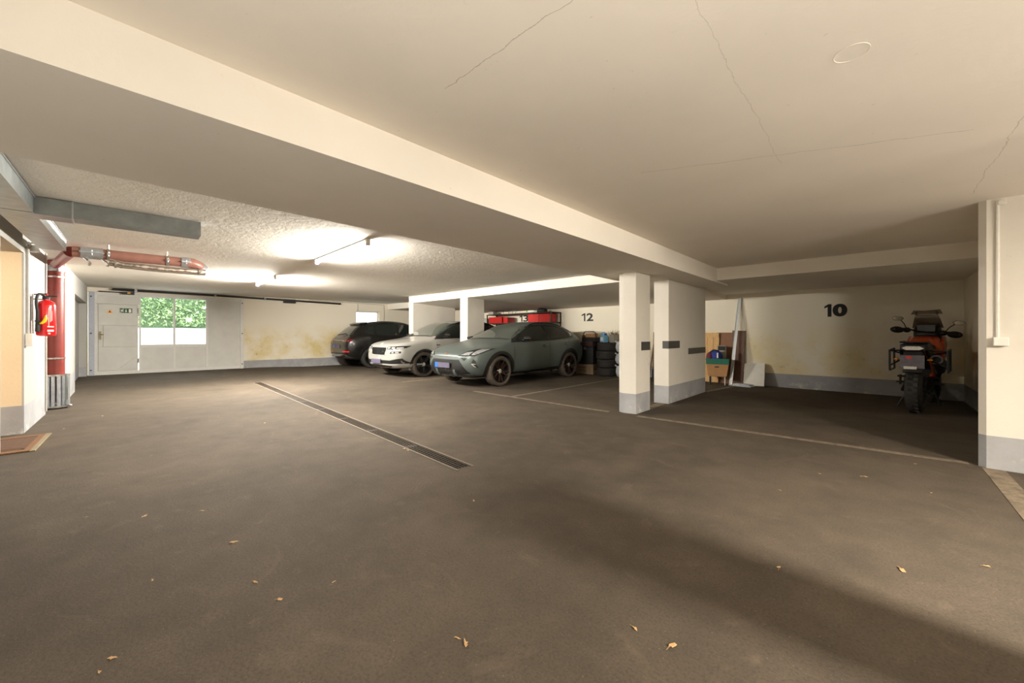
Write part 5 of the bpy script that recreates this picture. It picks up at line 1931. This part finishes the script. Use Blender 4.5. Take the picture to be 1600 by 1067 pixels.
# exhaust silencer on the right side
bpart('silencer', ('bike_black', 'bike_metal'), lambda m: (m.tube([(0.22, -0.08, 0.80), (0.235, 0.12, 0.74), (0.22, 0.42, 0.62)], [0.066, 0.075, 0.05], 18), m.tube([(0.22, 0.42, 0.62), (0.16, 0.62, 0.45), (0.10, 0.85, 0.32)], 0.026, 10), m.lathe([(0.045, 0), (0.066, 0.004), (0.066, 0.02), (0.045, 0.02)], 18, 1, T(0.22, -0.10, 0.805, R(90)), closed=True)))
# luggage carriers: tube frames on both sides
for s in (-1, 1):
    def _rack(m):
        x = 0.335 if s > 0 else -0.25
        m.tube([(x, -0.20, 0.63), (x, -0.22, 0.93), (x, 0.14, 0.95), (x, 0.16, 0.64)], 0.013, 8, closed=True)
        m.tube([(s * 0.13, -0.15, 0.93), (x, -0.18, 0.92)], 0.011, 8)
        m.tube([(s * 0.13, -0.1, 0.80), (x, -0.20, 0.70)], 0.011, 8)
        m.tube([(s * 0.13, 0.2, 0.86), (x, 0.14, 0.90)], 0.011, 8)
    bpart('luggage_carrier', 'bike_black', _rack)
    bpart('foot_peg', 'bike_metal', lambda m: (m.tube([(s * 0.13, 0.42, 0.42), (s * 0.26, 0.40, 0.41)], 0.016, 8), m.tube([(s * 0.12, 0.2, 0.52), (s * 0.22, 0.18, 0.52)], 0.014, 8)))
    bpart('fork_leg', 'bike_metal', lambda m: m.tube([(s * 0.10, 1.56, 0.335), (s * 0.105, 1.40, 0.80), (s * 0.11, 1.27, 1.16)], [0.03, 0.026, 0.026], 10))
bpart('heel_guard', 'bike_black', lambda m: m.cbox((-0.20, 0.30, 0.46), (0.012, 0.12, 0.15)))
bpart('front_fender', 'bike_black', lambda m: m.prism([(1.25, 0.72), (1.45, 0.80), (1.75, 0.72), (1.88, 0.58), (1.72, 0.68), (1.45, 0.74)], -0.07, 0.07, 0, SIDE), 0.01)
bpart('front_fairing', 'bike_black', lambda m: m.prism([(1.22, 0.98), (1.16, 1.20), (1.26, 1.33), (1.44, 1.27), (1.60, 1.05), (1.50, 0.92)], -0.16, 0.16, 0, SIDE), 0.05)
bpart('dash_display', 'black_gloss', lambda m: m.cbox((0, 1.14, 1.27), (0.22, 0.03, 0.13), 0, T(0, 0, 0)), 0.01)
scr = MB()
v = []
for i, (y, z, hw) in enumerate(((1.33, 1.28, 0.185), (1.24, 1.42, 0.155), (1.19, 1.50, 0.125))):
    for k in range(7):
        u = -1 + 2 * k / 6
        v.append((u * hw, y + 0.05 * (1 - u * u), z))
f = [(i * 7 + k, i * 7 + k + 1, (i + 1) * 7 + k + 1, (i + 1) * 7 + k) for i in range(2) for k in range(6)]
scr.add(v, f, 0, True)
so = scr.build('windscreen', M['smoke'], bk)
md = so.modifiers.new('t', 'SOLIDIFY'); md.thickness = 0.006
sp_ = MB()
sp_.prism([(-0.185, 1.505), (-0.155, 1.575), (-0.02, 1.565), (0.155, 1.58), (0.185, 1.505)], 0, 0.006, 0, Matrix(((1, 0, 0, 0), (0, 0.3, 1, 0.72), (0, 1, 0, 0), (0, 0, 0, 1))))
sp_.cbox((-0.12, 1.185, 1.52), (0.03, 0.02, 0.05), 1); sp_.cbox((0.12, 1.185, 1.52), (0.03, 0.02, 0.05), 1)
sp_.build('screen_spoiler', [M['smoke'], M['bike_black']], bk)
# handlebar turned to the left: group rotated about the steering head
ST = Matrix.Translation((-0.02, 1.12, 1.225)) @ Matrix.Rotation(R(12), 4, 'Z') @ Matrix.Rotation(R(7.5), 4, 'Y') @ Matrix.Diagonal((0.84, 1, 1, 1)) @ Matrix.Translation((0, -1.12, -1.18))
hb = MB()
hb.tube([(-0.44, 0.93, 1.165), (-0.26, 1.03, 1.19), (-0.10, 1.13, 1.165), (0.10, 1.13, 1.165), (0.26, 1.03, 1.19), (0.44, 0.93, 1.165)], 0.013, 8, M4=ST)
hb = hb.build('handlebar', M['bike_black'], bk)
for s in (-1, 1):
    m = MB()
    m.tube([(s * 0.30, 1.005, 1.182), (s * 0.44, 0.93, 1.165)], 0.02, 8, M4=ST)
    m.build('grip', M['bike_black'], hb)
    m = MB()
    m.ellipsoid((s * 0.395, 1.02, 1.16), (0.105, 0.045, 0.055), 0, ST, 14, 8)
    m.ellipsoid((s * 0.25, 1.06, 1.17), (0.06, 0.04, 0.045), 0, ST, 12, 6)
    m.build('hand_guard', M['bike_black'], hb)
    m = MB()
    m.tube([(s * 0.27, 1.02, 1.20), (s * 0.31, 1.02, 1.27), (s * 0.37, 1.0, 1.325)], 0.008, 6, M4=ST)
    m.build('mirror_arm', M['bike_black'], hb)
    m = MB()
    poly = [(-0.085, 0.0), (-0.05, 0.035), (0.05, 0.04), (0.09, 0.01), (0.06, -0.03), (-0.04, -0.032)]
    m.prism(poly if s < 0 else [(-a, b) for a, b in poly], -0.012, 0.004, 0, ST @ T(s * 0.42, 0.985, 1.345, R(90), 0, 0))
    m.prism([(a * 0.9, b * 0.85) for a, b in (poly if s < 0 else [(-a, b) for a, b in poly])], 0.004, 0.006, 1, ST @ T(s * 0.42, 0.985, 1.345, R(90), 0, 0))
    m.build('rear_mirror', [M['bike_black'], M['mirror_glass']], hb)
bpart('side_stand', 'bike_black', lambda m: (m.tube([(-0.12, 0.62, 0.32), (-0.27, 0.58, 0.012)], 0.014, 8), m.cbox((-0.28, 0.58, 0.006), (0.06, 0.05, 0.012))))
bpart('centre_stand', 'bike_black', lambda m: m.tube([(0.14, 0.55, 0.33), (0.22, 0.36, 0.10), (0.24, 0.30, 0.14)], 0.014, 8))

# ------------------------------------------------------------------ storage beside the cars: tyres and odds and ends
def tyre(loc, label):
    t = thing('car_tyre', label, 'tyre', loc, random.uniform(0, 6), 'stacked tyres')
    mb = MB()
    r, h = 0.31, 0.116
    prof = [(0.19, -h * 0.8), (0.215, -h), (r * 0.9, -h), (r * 0.98, -h * 0.85), (r, -h * 0.6), (r, -h * 0.36), (r - 0.008, -h * 0.34), (r - 0.008, -h * 0.26), (r, -h * 0.24), (r, h * 0.24), (r - 0.008, h * 0.26), (r - 0.008, h * 0.34), (r, h * 0.36), (r, h * 0.6), (r * 0.98, h * 0.85), (r * 0.9, h), (0.215, h), (0.19, h * 0.8)]
    mb.lathe(prof, 40, closed=True)
    mb.build('tyre_carcass', M['dark_rubber'], t)
    mb = MB()
    mb.lathe([(0.19, -h * 0.8), (0.19, h * 0.8), (0.175, h * 0.55), (0.175, -h * 0.55)], 32, closed=True)
    for k in range(5):
        a = 2 * PI * k / 5
        mb.tube([(0.03 * math.cos(a), 0.03 * math.sin(a), 0.02), (0.178 * math.cos(a), 0.178 * math.sin(a), 0.03)], 0.022, 6)
    mb.lathe([(0.0, 0.05), (0.05, 0.05), (0.055, -0.03), (0, -0.03)], 16)
    mb.build('rim', M['dark_rim'], t)
    return t


TX, TY = -5.63, 10.0
for k, w in enumerate(('lowest', 'second from the floor', 'third from the floor', 'topmost')):
    tyre((TX + 0.01 * (k % 2), TY - 0.012 * (k % 3), 0.118 + 0.236 * k), 'black car tyre in the stack by the back wall, ' + w)
ZT = 0.118 + 0.236 * 3 + 0.116

M['blue_can'] = pm('pale_blue_plastic', (120, 176, 208), 0.4, var=0.06)
M['blue'] = pm('bright_blue_cloth', (40, 56, 140), 0.7, var=0.2, scale=30)
M['maroon'] = pm('maroon_cloth', (104, 44, 62), 0.8, var=0.2, scale=30)
M['purple_brown'] = pm('dark_wine_cloth', (78, 52, 54), 0.85, var=0.2, scale=20, bump=0.3)
M['cardboard'] = pm('cardboard', (176, 132, 88), 0.85, var=0.08, scale=8, bump=0.05)
M['hardboard'] = pm('brown_hardboard', (136, 96, 68), 0.7, var=0.1, scale=5)
M['dark_board'] = pm('dark_brown_board', (104, 68, 46), 0.5, var=0.12, scale=5)
M['pine'] = wood_mat('pine_wood', (190, 146, 88), (226, 186, 126))
M['old_wood'] = wood_mat('old_grey_wood', (112, 92, 70), (150, 126, 98))
M['green_crate'] = pm('green_plastic', (20, 104, 84), 0.45, var=0.12)
M['red_crate'] = pm('red_plastic', (196, 34, 30), 0.4, var=0.08)
M['white_board'] = pm('white_foam_board', (226, 222, 212), 0.8, var=0.04)
M['wrap'] = pm('white_plastic_sack', (196, 202, 208), 0.45, var=0.12, scale=12, bump=0.6, bscale=14)
M['alu'] = pm('aluminium_profile', (186, 188, 186), 0.5, 0.6, var=0.08)
M['planter'] = pm('grey_planter', (158, 154, 142), 0.8, var=0.1)
M['twig'] = pm('dry_twig', (104, 78, 56), 0.9, var=0.25)
M['lime'] = pm('lime_green_plastic', (128, 196, 60), 0.45, var=0.08)


def boxthing(name, label, cat, a, b, mat, rz=0.0, bevel=0.008, part='box_body', group=None):
    c = ((a[0] + b[0]) / 2, (a[1] + b[1]) / 2, a[2])
    t = thing(name, label, cat, c, rz, group)
    mb = MB()
    mb.box((a[0] - c[0], a[1] - c[1], 0), (b[0] - c[0], b[1] - c[1], b[2] - a[2]))
    mb.build(part, M[mat], t, bevel=bevel)
    return t


# canister
cn = thing('canister', 'pale blue plastic canister with handle standing on the tyre stack', 'canister', (-5.68, 9.88, ZT), R(-30))
mb = MB()
mb.box((-0.11, -0.075, 0), (0.11, 0.075, 0.21)); mb.box((-0.10, -0.07, 0.2), (0.06, 0.07, 0.245))
mb.build('container', M['blue_can'], cn, bevel=0.018)
mb = MB(); mb.tube([(-0.09, 0, 0.24), (-0.08, 0, 0.285), (0.02, 0, 0.285), (0.05, 0, 0.24)], 0.014, 8)
mb.build('handle', M['blue_can'], cn)
mb = MB(); mb.lathe([(0.028, 0.20), (0.028, 0.26), (0.0, 0.262)], 14, M4=T(0.085, 0, 0))
mb.build('cap', M['blue'], cn)
mb = MB(); mb.box((-0.07, -0.0775, 0.05), (0.07, -0.0755, 0.15)); mb.build('blank_label', M['label_white'], cn)
# jug beside it
jg = thing('jug', 'clear grey plastic jug beside the pale blue canister', 'jug', (-5.80, 10.14, ZT), R(120))
mb = MB(); mb.lathe([(0.0, 0), (0.06, 0), (0.066, 0.02), (0.07, 0.13), (0.055, 0.16), (0.045, 0.17)], 18)
mb.build('jug_body', M['grey_plastic'], jg)
mb = MB(); mb.tube([(0.06, -0.02, 0.14), (0.10, -0.03, 0.12), (0.10, -0.03, 0.06), (0.064, -0.02, 0.04)], 0.008, 6)
mb.build('handle', M['grey_plastic'], jg)
# planter with dry twigs
pt = thing('planter', 'grey planter full of dry twigs at the edge of the tyre stack', 'planter', (-5.42, 9.97, ZT), R(-25))
mb = MB(); mb.prism([(-0.09, -0.08), (0.09, -0.08), (0.09, 0.08), (-0.09, 0.08)], 0, 0.22); mb.box((-0.10, -0.09, 0.20), (0.10, 0.09, 0.225))
mb.build('pot', M['planter'], pt, bevel=0.008)
rn = random.Random(5)
mb = MB()
for k in range(26):
    x, y = rn.uniform(-0.07, 0.07), rn.uniform(-0.06, 0.06)
    mb.tube([(x, y, 0.2), (x * 1.5 + rn.uniform(-.03, .03), y * 1.5, 0.26), (x * 2.0 + rn.uniform(-.05, .05), y * 2 + rn.uniform(-.05, .05), rn.uniform(0.28, 0.37))], [0.006, 0.004, 0.002], 5)
mb.build('twigs', M['twig'], pt)['kind'] = 'stuff'
# black chest behind the green grey car, basket on top, crate below
ch = thing('storage_chest', 'black storage chest beside the tyre stack behind the green grey car', 'chest', (-6.28, 10.07, 0.30))
mb = MB(); mb.box((-0.27, -0.24, 0), (0.27, 0.24, 0.50)); mb.build('chest_body', M['black'], ch, bevel=0.02)
mb = MB(); mb.box((-0.285, -0.255, 0.50), (0.285, 0.255, 0.54)); mb.build('lid', M['black'], ch, bevel=0.012)
mb = MB(); mb.box((-0.04, -0.262, 0.42), (0.04, -0.245, 0.50)); mb.build('clasp', M['steel'], ch)
cr = thing('wooden_crate', 'old brown wooden crate under the black chest', 'crate', (-6.29, 10.07, 0.0))
for z in (0.01, 0.11, 0.21):
    mb = MB(); mb.box((-0.30, -0.26, z), (0.30, -0.245, z + 0.085)); mb.build('plank', M['old_wood'], cr)
    mb = MB(); mb.box((-0.30, 0.245, z), (0.30, 0.26, z + 0.085)); mb.build('plank', M['old_wood'], cr)
    for s in (-1, 1):
        mb = MB(); mb.box((s * 0.292 - 0.008, -0.243, z), (s * 0.292 + 0.008, 0.243, z + 0.085)); mb.build('plank', M['old_wood'], cr)
for sx in (-1, 1):
    for sy in (-1, 1):
        mb = MB(); mb.box((sx * 0.268 - 0.014, sy * 0.228 - 0.014, 0), (sx * 0.268 + 0.014, sy * 0.228 + 0.014, 0.298)); mb.build('corner_post', M['old_wood'], cr)
cl = thing('blanket', 'dark wine coloured folded blanket lying on the black chest', 'blanket', (-6.28, 10.05, 0.842))
mb = MB()
for k in range(3):
    mb.box((-0.27 + 0.01 * k, -0.25 + 0.01 * k, 0.04 * k), (0.27 - 0.012 * k, 0.24, 0.04 * k + 0.038))
mb.build('folds', M['purple_brown'], cl, bevel=0.016)
bs = thing('carry_basket', 'black carry basket with arched handle on the wine coloured blanket', 'basket', (-6.16, 10.02, 0.965), R(-8))
mb = MB()
mb.box((-0.25, -0.15, 0), (0.25, 0.15, 0.012)); mb.box((-0.25, -0.15, 0), (-0.238, 0.15, 0.12)); mb.box((0.238, -0.15, 0), (0.25, 0.15, 0.12)); mb.box((-0.25, -0.15, 0), (0.25, -0.138, 0.12)); mb.box((-0.25, 0.138, 0), (0.25, 0.15, 0.12))
mb.build('basket_body', M['black'], bs, bevel=0.006)
mb = MB(); mb.tube([(-0.24, -0.1, 0.10), (-0.23, -0.1, 0.24), (-0.17, -0.1, 0.29), (0.15, -0.1, 0.29), (0.22, -0.1, 0.24), (0.24, -0.1, 0.10)], 0.013, 8)
mb.build('handle', M['black'], bs)
boxthing('cardboard_box', 'flat brown cardboard box lying in the black carry basket', 'box', (-6.34, 9.94, 0.98), (-6.00, 10.11, 1.19), 'cardboard', R(-8))
boxthing('wooden_block', 'short brown timber block on the blanket left of the basket', 'block', (-6.50, 9.99, 0.967), (-6.43, 10.20, 1.15), 'old_wood')
# white plastic sacks hanging in a net at the pillar side of the tyres
rn = random.Random(9)
for k, (z, r) in enumerate(((0.0, 0.15), (0.345, 0.155), (0.67, 0.145))):
    t = thing('plastic_sack', ('lowest', 'middle', 'upper')[k] + ' of three white filled plastic sacks stacked right against the tyres', 'sack', (-5.06, 9.72, z), 0, 'white plastic sacks')
    mb = MB()
    zz = (0.16 if k else 0.17)
    seg, rings = 20, 12
    v, f = [], []
    for i in range(rings + 1):
        th = PI * i / rings
        for q in range(seg):
            ph = 2 * PI * q / seg
            rr = 1 + 0.05 * math.sin(5 * ph + k) * math.sin(th) + 0.03 * math.sin(9 * th + 2 * ph)
            v.append((r * rr * math.sin(th) ** 0.7 * math.cos(ph), r * rr * math.sin(th) ** 0.7 * math.sin(ph), zz - zz * math.cos(th)))
    for i in range(rings):
        for q in range(seg):
            q2 = (q + 1) % seg
            f.append((i * seg + q, i * seg + q2, (i + 1) * seg + q2, (i + 1) * seg + q))
    mb.add(v, f, 0, True)
    mb.build('sack_body', M['wrap'], t)
    mb = MB(); mb.tube([(-0.10, -0.05, 2 * zz - 0.05), (-0.12, -0.06, 2 * zz - 0.015), (-0.15, -0.07, 2 * zz - 0.01)], [0.02, 0.012, 0.024], 8)
    mb.build('knot', M['wrap'], t)
# ladder-like white rack strip above the sacks
lt = thing('chain_strip', 'pale link chain hanging on the back wall above the white sacks', 'chain', (-5.17, 10.33, 1.28))
for k in range(9):
    mb = MB()
    a = R(90) if k % 2 else 0
    mb.tube([(0.02 * math.cos(b_) * (1 if k % 2 == 0 else 0.25), -0.012 + 0.02 * math.cos(b_) * (0.25 if k % 2 == 0 else 0.4), -0.028 * k + 0.02 * math.sin(b_)) for b_ in [2 * PI * j / 10 for j in range(10)]], 0.0035, 5, closed=True)
    mb.build('link', M['galv_light'], lt)

# ---- wall rack over the car: shelf, red crates, garden things
rk = thing('storage_rack', 'dark metal storage rack on the back wall over the green grey car roof', 'rack', (-8.95, 10.05, 0))
mb = MB(); mb.box((-1.55, -0.24, 1.865), (1.45, 0.28, 1.895)); mb.build('upper_shelf', M['rust'], rk)
mb = MB(); mb.box((-1.55, -0.24, 1.545), (1.45, 0.28, 1.575)); mb.build('lower_shelf', M['rust'], rk)
for x in (-1.53, 1.43):
    for y in (-0.22, 0.26):
        mb = MB(); mb.box((x - 0.016, y - 0.016, 0), (x + 0.016, y + 0.016, 1.865)); mb.build('upright', M['rust'], rk)


def crate(label, x0, x1, y0, y1, z, h, mat='red_crate', rz=0.0, group=None):
    cx_, cy_ = (x0 + x1) / 2, (y0 + y1) / 2
    a, b = (x1 - x0) / 2, (y1 - y0) / 2
    t = thing('plastic_crate', label, 'crate', (cx_, cy_, z), rz, group)
    mb = MB()
    mb.box((-a, -b, 0), (a, b, 0.012))
    for s in (-1, 1):
        mb.box((s * a - 0.006, -b, 0), (s * a + 0.006, b, h))
        mb.box((-a, s * b - 0.006, 0), (a, s * b + 0.006, h))
    mb.build('crate_body', M[mat], t)
    mb = MB()
    for s in (-1, 1):
        mb.box((s * a - 0.014, -b - 0.008, h - 0.03), (s * a + 0.014, b + 0.008, h))
        mb.box((-a - 0.008, s * b - 0.014, h - 0.03), (a + 0.008, s * b + 0.014, h))
    mb.build('rim_edge', M[mat], t)
    return t


crate('red plastic crate on the rack beside the short dividing wall', -10.38, -9.72, 9.83, 10.2, 1.576, 0.22, group='red crates on the rack')
crate('dark red crate half hidden beside the first red crate on the rack', -9.68, -9.47, 9.86, 10.2, 1.576, 0.20, group='red crates on the rack')
crate('wide red plastic crate on the rack to the right of the number 13', -8.50, -8.05, 9.84, 10.2, 1.576, 0.26, group='red crates on the rack')
crate('red crate at the open end of the rack nearest the number 12', -8.02, -7.62, 9.84, 10.2, 1.576, 0.26, group='red crates on the rack')
boxthing('storage_tin', 'grey tin box at the hidden end of the rack', 'box', (-10.50, 9.9, 1.896), (-10.25, 10.15, 2.0), 'grey_plastic', part='tin_body')
# wire stands on the upper shelf
ws = thing('wire_stand', 'thin black wire stand with hooks on the upper rack shelf', 'stand', (-9.45, 9.95, 1.896))
mb = MB()
mb.tube([(-0.32, 0, 0), (-0.32, 0, 0.145), (-0.05, 0, 0.145), (-0.05, 0, 0.0)], 0.007, 6)
mb.build('wire_frame', M['black'], ws)
mb = MB()
mb.tube([(0.12, 0, 0), (0.12, 0, 0.14), (0.28, 0, 0.14), (0.28, 0, 0.0)], 0.007, 6)
mb.tube([(-0.05, 0, 0.10), (0.12, 0, 0.10)], 0.006, 6)
mb.build('wire_frame', M['black'], ws)
mb = MB()
mb.tube([(-0.32, 0, 0.10), (-0.62, 0.0, 0.135), (-0.70, 0, 0.11)], 0.006, 6)
mb.build('hook', M['black'], ws)
bt = thing('spray_bottle', 'lime green and white spray bottle lying on the upper rack shelf', 'bottle', (-8.42, 9.92, 1.94), 0)
mb = MB(); mb.lathe([(0.0, -0.14), (0.04, -0.14), (0.042, 0.05), (0.02, 0.10), (0.018, 0.13)], 16, M4=T(0, 0, 0, 0, R(90), 0)); mb.build('bottle_body', M['label_white'], bt)
mb = MB(); mb.tube([(0.12, 0, 0), (0.17, 0, 0.01), (0.20, 0, 0.03)], 0.016, 8); mb.tube([(-0.13, 0, 0.0), (-0.22, 0.0, 0.015)], 0.026, 10); mb.build('spray_head', M['lime'], bt)
pw = thing('power_tool', 'black boxy power tool on the upper rack shelf beside the spray bottle', 'tool', (-7.98, 9.95, 1.896))
mb = MB(); mb.box((-0.17, -0.09, 0), (0.15, 0.09, 0.10)); mb.box((-0.12, -0.07, 0.1), (0.04, 0.07, 0.145)); mb.build('tool_body', M['black'], pw, bevel=0.02)
mb = MB(); mb.tube([(-0.13, 0, 0.10), (-0.10, 0, 0.18), (0.08, 0, 0.18), (0.12, 0, 0.09)], 0.013, 8); mb.build('handle', M['black'], pw)
hk = thing('grey_box', 'dark grey box under the upper shelf at the dividing wall end of the rack', 'box', (-10.62, 9.95, 1.576))
mb = MB(); mb.box((-0.10, -0.1, 0), (0.10, 0.1, 0.17)); mb.build('box_body', M['grey_plastic'], hk, bevel=0.01)
mb = MB(); mb.box((-0.105, -0.105, 0.17), (0.105, 0.105, 0.19)); mb.build('lid', M['planter'], hk, bevel=0.005)

# ---- between the pillars: stick, boards, dark box
st_ = thing('wooden_stick', 'long wooden stick leaning on the wall seen between the two pillars', 'stick', (-4.40, 10.0, 0))
mb = MB(); mb.tube([(0.0, -0.02, 0.0), (0.05, 0.12, 0.8), (0.10, 0.31, 1.72)], [0.022, 0.020, 0.014], 10); mb.build('stick_shaft', M['old_wood'], st_)
wb = thing('pine_board', 'yellowish pine board leaning on the wall behind the wooden stick', 'board', (-4.22, 10.26, 0.27))
mb = MB(); mb.box((-0.12, -0.012, 0), (0.14, 0.012, 0.96), 0, T(0, 0, 0, R(-3))); mb.build('board_panel', M['pine'], wb)
wb2 = thing('brown_board', 'narrow dark brown board edge beside the pine board', 'board', (-4.39, 10.25, 0.0))
mb = MB(); mb.box((-0.035, -0.012, 0), (0.035, 0.012, 1.23), 0, T(0, 0, 0, R(-3))); mb.build('board_panel', M['dark_board'], wb2)
db = boxthing('tool_case', 'black tool case on the floor below the pine board', 'case', (-4.33, 9.98, 0.0), (-4.02, 10.2, 0.262), 'black', part='case_shell', bevel=0.015)
mb = MB(); mb.tube([(-0.08, -0.115, 0.15), (-0.07, -0.14, 0.18), (0.07, -0.14, 0.18), (0.08, -0.115, 0.15)], 0.010, 8); mb.build('handle', M['steel'], db)

# ---- pile at the back wall of bay ten
pd = thing('plank_door', 'pine plank door leaning against the back wall beside the wide pillar', 'door', (-3.02, 10.20, 0))
LM = T(0, 0, 0, R(-5))
xs = [-0.30, -0.165, -0.03, 0.105, 0.235]
for a, b in zip(xs[:-1], xs[1:]):
    mb = MB(); mb.box((a + 0.003, -0.012, 0.015), (b - 0.003, 0.012, 1.215 - 0.01 * random.random()), 0, LM); mb.build('plank', M['pine'], pd)
for z in (0.10, 0.57, 1.10):
    mb = MB(); mb.box((-0.295, -0.034, z), (0.225, -0.013, z + 0.09), 0, LM); mb.build('batten', M['pine'], pd)
h1 = thing('hardboard_sheet', 'brown hardboard sheet leaning on the wall behind the cardboard box', 'board', (-2.62, 10.28, 0))
mb = MB(); mb.box((-0.24, -0.006, 0), (0.14, 0.006, 1.215), 0, T(0, 0, 0, R(-2.5))); mb.build('sheet', M['hardboard'], h1)
h2 = thing('hardboard_sheet', 'dark glossy brown board leaning behind the metal profiles', 'board', (-2.40, 10.23, 0))
mb = MB(); mb.box((-0.14, -0.010, 0), (0.125, 0.010, 1.26), 0, T(0, 0, 0, R(-4), R(1.5))); mb.build('sheet', M['dark_board'], h2)
for k, dx, nm in ((0, 0.0, 'long aluminium profile leaning on the wall before the brown boards'),):
    t = thing('metal_profile', nm, 'profile', (-2.455 + dx, 9.93, 0))
    a, b = Vector((0, 0, 0.0)), Vector((0.10, 0.40, 2.02))
    d = (b - a).normalized()
    sd = Vector((1, 0, 0)); up = d.cross(sd).normalized()
    mb = MB()
    w, e = (0.034, 0.012) if k == 0 else (0.018, 0.010)
    for (u0, u1, n0, n1) in ((-w, w, -0.002, 0.002), (-w, -w + 0.005, -e, 0.002), (w - 0.005, w, -e, 0.002)):
        v = [a + sd * u0 + up * n0, a + sd * u1 + up * n0, a + sd * u1 + up * n1, a + sd * u0 + up * n1, b + sd * u0 + up * n0, b + sd * u1 + up * n0, b + sd * u1 + up * n1, b + sd * u0 + up * n1]
        mb.add(v, [(0, 3, 2, 1), (4, 5, 6, 7), (0, 1, 5, 4), (1, 2, 6, 5), (2, 3, 7, 6), (3, 0, 4, 7)])
    mb.build('rail', M['alu'], t)
    mb = MB(); mb.cbox((0, 0.0, 0.012), (0.07 if k == 0 else 0.04, 0.05, 0.024)); mb.build('end_foot', M['grey_plastic'], t, bevel=0.005)
# stand with box, crate, bag and case on top
sn = thing('plant_stand', 'small wire stand carrying the cardboard box', 'stand', (-2.72, 9.92, 0), R(12))
for sx, sy, mt_ in ((-1, -1, 'black'), (1, -1, 'white_plastic'), (-1, 1, 'white_plastic'), (1, 1, 'white_plastic')):
    mb = MB(); mb.tube([(sx * 0.15, sy * 0.11, 0), (sx * 0.15, sy * 0.11, 0.195)], 0.022 if mt_ == 'black' else 0.009, 8); mb.build('leg', M[mt_], sn)
mb = MB(); mb.box((-0.17, -0.13, 0.192), (0.17, 0.13, 0.205)); mb.build('top_plate', M['old_wood'], sn)
bx = thing('cardboard_box', 'tapered cardboard box with hand hole on the small stand', 'box', (-2.72, 9.92, 0.206), R(12))
mb = MB()
v = [(-0.19, -0.13, 0), (0.19, -0.13, 0), (0.19, 0.13, 0), (-0.19, 0.13, 0), (-0.225, -0.155, 0.27), (0.225, -0.155, 0.27), (0.225, 0.155, 0.27), (-0.225, 0.155, 0.27)]
mb.add(v, [(0, 3, 2, 1), (0, 1, 5, 4), (1, 2, 6, 5), (2, 3, 7, 6), (3, 0, 4, 7), (4, 5, 6, 7)])
mb.build('box_body', M['cardboard'], bx, bevel=0.004)
mb = MB(); mb.prism([(-0.05, 0.205), (-0.04, 0.225), (0.04, 0.228), (0.05, 0.21), (0.03, 0.20), (-0.03, 0.198)], 0, 0.004, 0, Matrix(((1, 0, 0, -0.01), (0, 0, -1, -0.152), (0, 1, 0, 0), (0, 0, 0, 1)))); mb.build('hand_hole', M['black'], bx)
crate('dark green plastic crate on top of the cardboard box', -2.95, -2.49, 9.77, 10.07, 0.478, 0.13, 'green_crate', R(12))
bg_ = thing('shoulder_bag', 'blue and maroon padded bag lying in the green crate', 'bag', (-2.78, 9.88, 0.525), R(12))
mb = MB(); mb.ellipsoid((0.03, 0, 0.125), (0.14, 0.09, 0.155)); mb.build('bag_body', M['blue'], bg_)
mb = MB(); mb.ellipsoid((-0.10, -0.01, 0.11), (0.075, 0.095, 0.12)); mb.build('side_pocket', M['maroon'], bg_)
mb = MB(); mb.tube([(-0.10, -0.03, 0.22), (-0.02, -0.05, 0.285), (0.08, -0.04, 0.27), (0.12, -0.02, 0.2)], 0.012, 8); mb.build('strap', M['black'], bg_)
mb = MB(); mb.box((0.055, -0.10, 0.10), (0.085, -0.088, 0.22)); mb.build('stripe', M['label_white'], bg_)
gc = thing('speaker_box', 'tall dark grey speaker box standing behind the blue bag', 'box', (-2.68, 10.11, 0.485), R(8))
mb = MB(); mb.box((-0.09, -0.06, 0), (0.09, 0.06, 0.42)); mb.build('box_shell', M['planter'], gc, bevel=0.012)
mb = MB(); mb.box((-0.075, -0.064, 0.31), (0.075, -0.0605, 0.405)); mb.build('front_grille', M['black'], gc)
mb = MB(); mb.box((-0.04, -0.066, 0.275), (0.04, -0.0605, 0.30)); mb.build('badge_plate', M['silver'], gc)
# white foam board and folded sheet
fb = thing('foam_board', 'square white foam board leaning on the back wall', 'board', (-2.03, 10.13, 0), R(-6))
mb = MB(); mb.box((-0.215, -0.012, 0), (0.205, 0.012, 0.53), 0, T(0, 0, 0, R(-17), R(-3))); mb.build('board_panel', M['white_board'], fb, bevel=0.003)
fs = thing('folded_sheet', 'folded white plastic sheet on the floor before the foam board', 'sheet', (-2.19, 9.93, 0), R(-12))
for k in range(2):
    mb = MB(); mb.box((-0.20 + 0.01 * k, -0.11, 0.03 * k), (0.20 - 0.03 * k, 0.09, 0.03 * k + 0.028)); mb.build('fold', M['wrap'], fs, bevel=0.012)
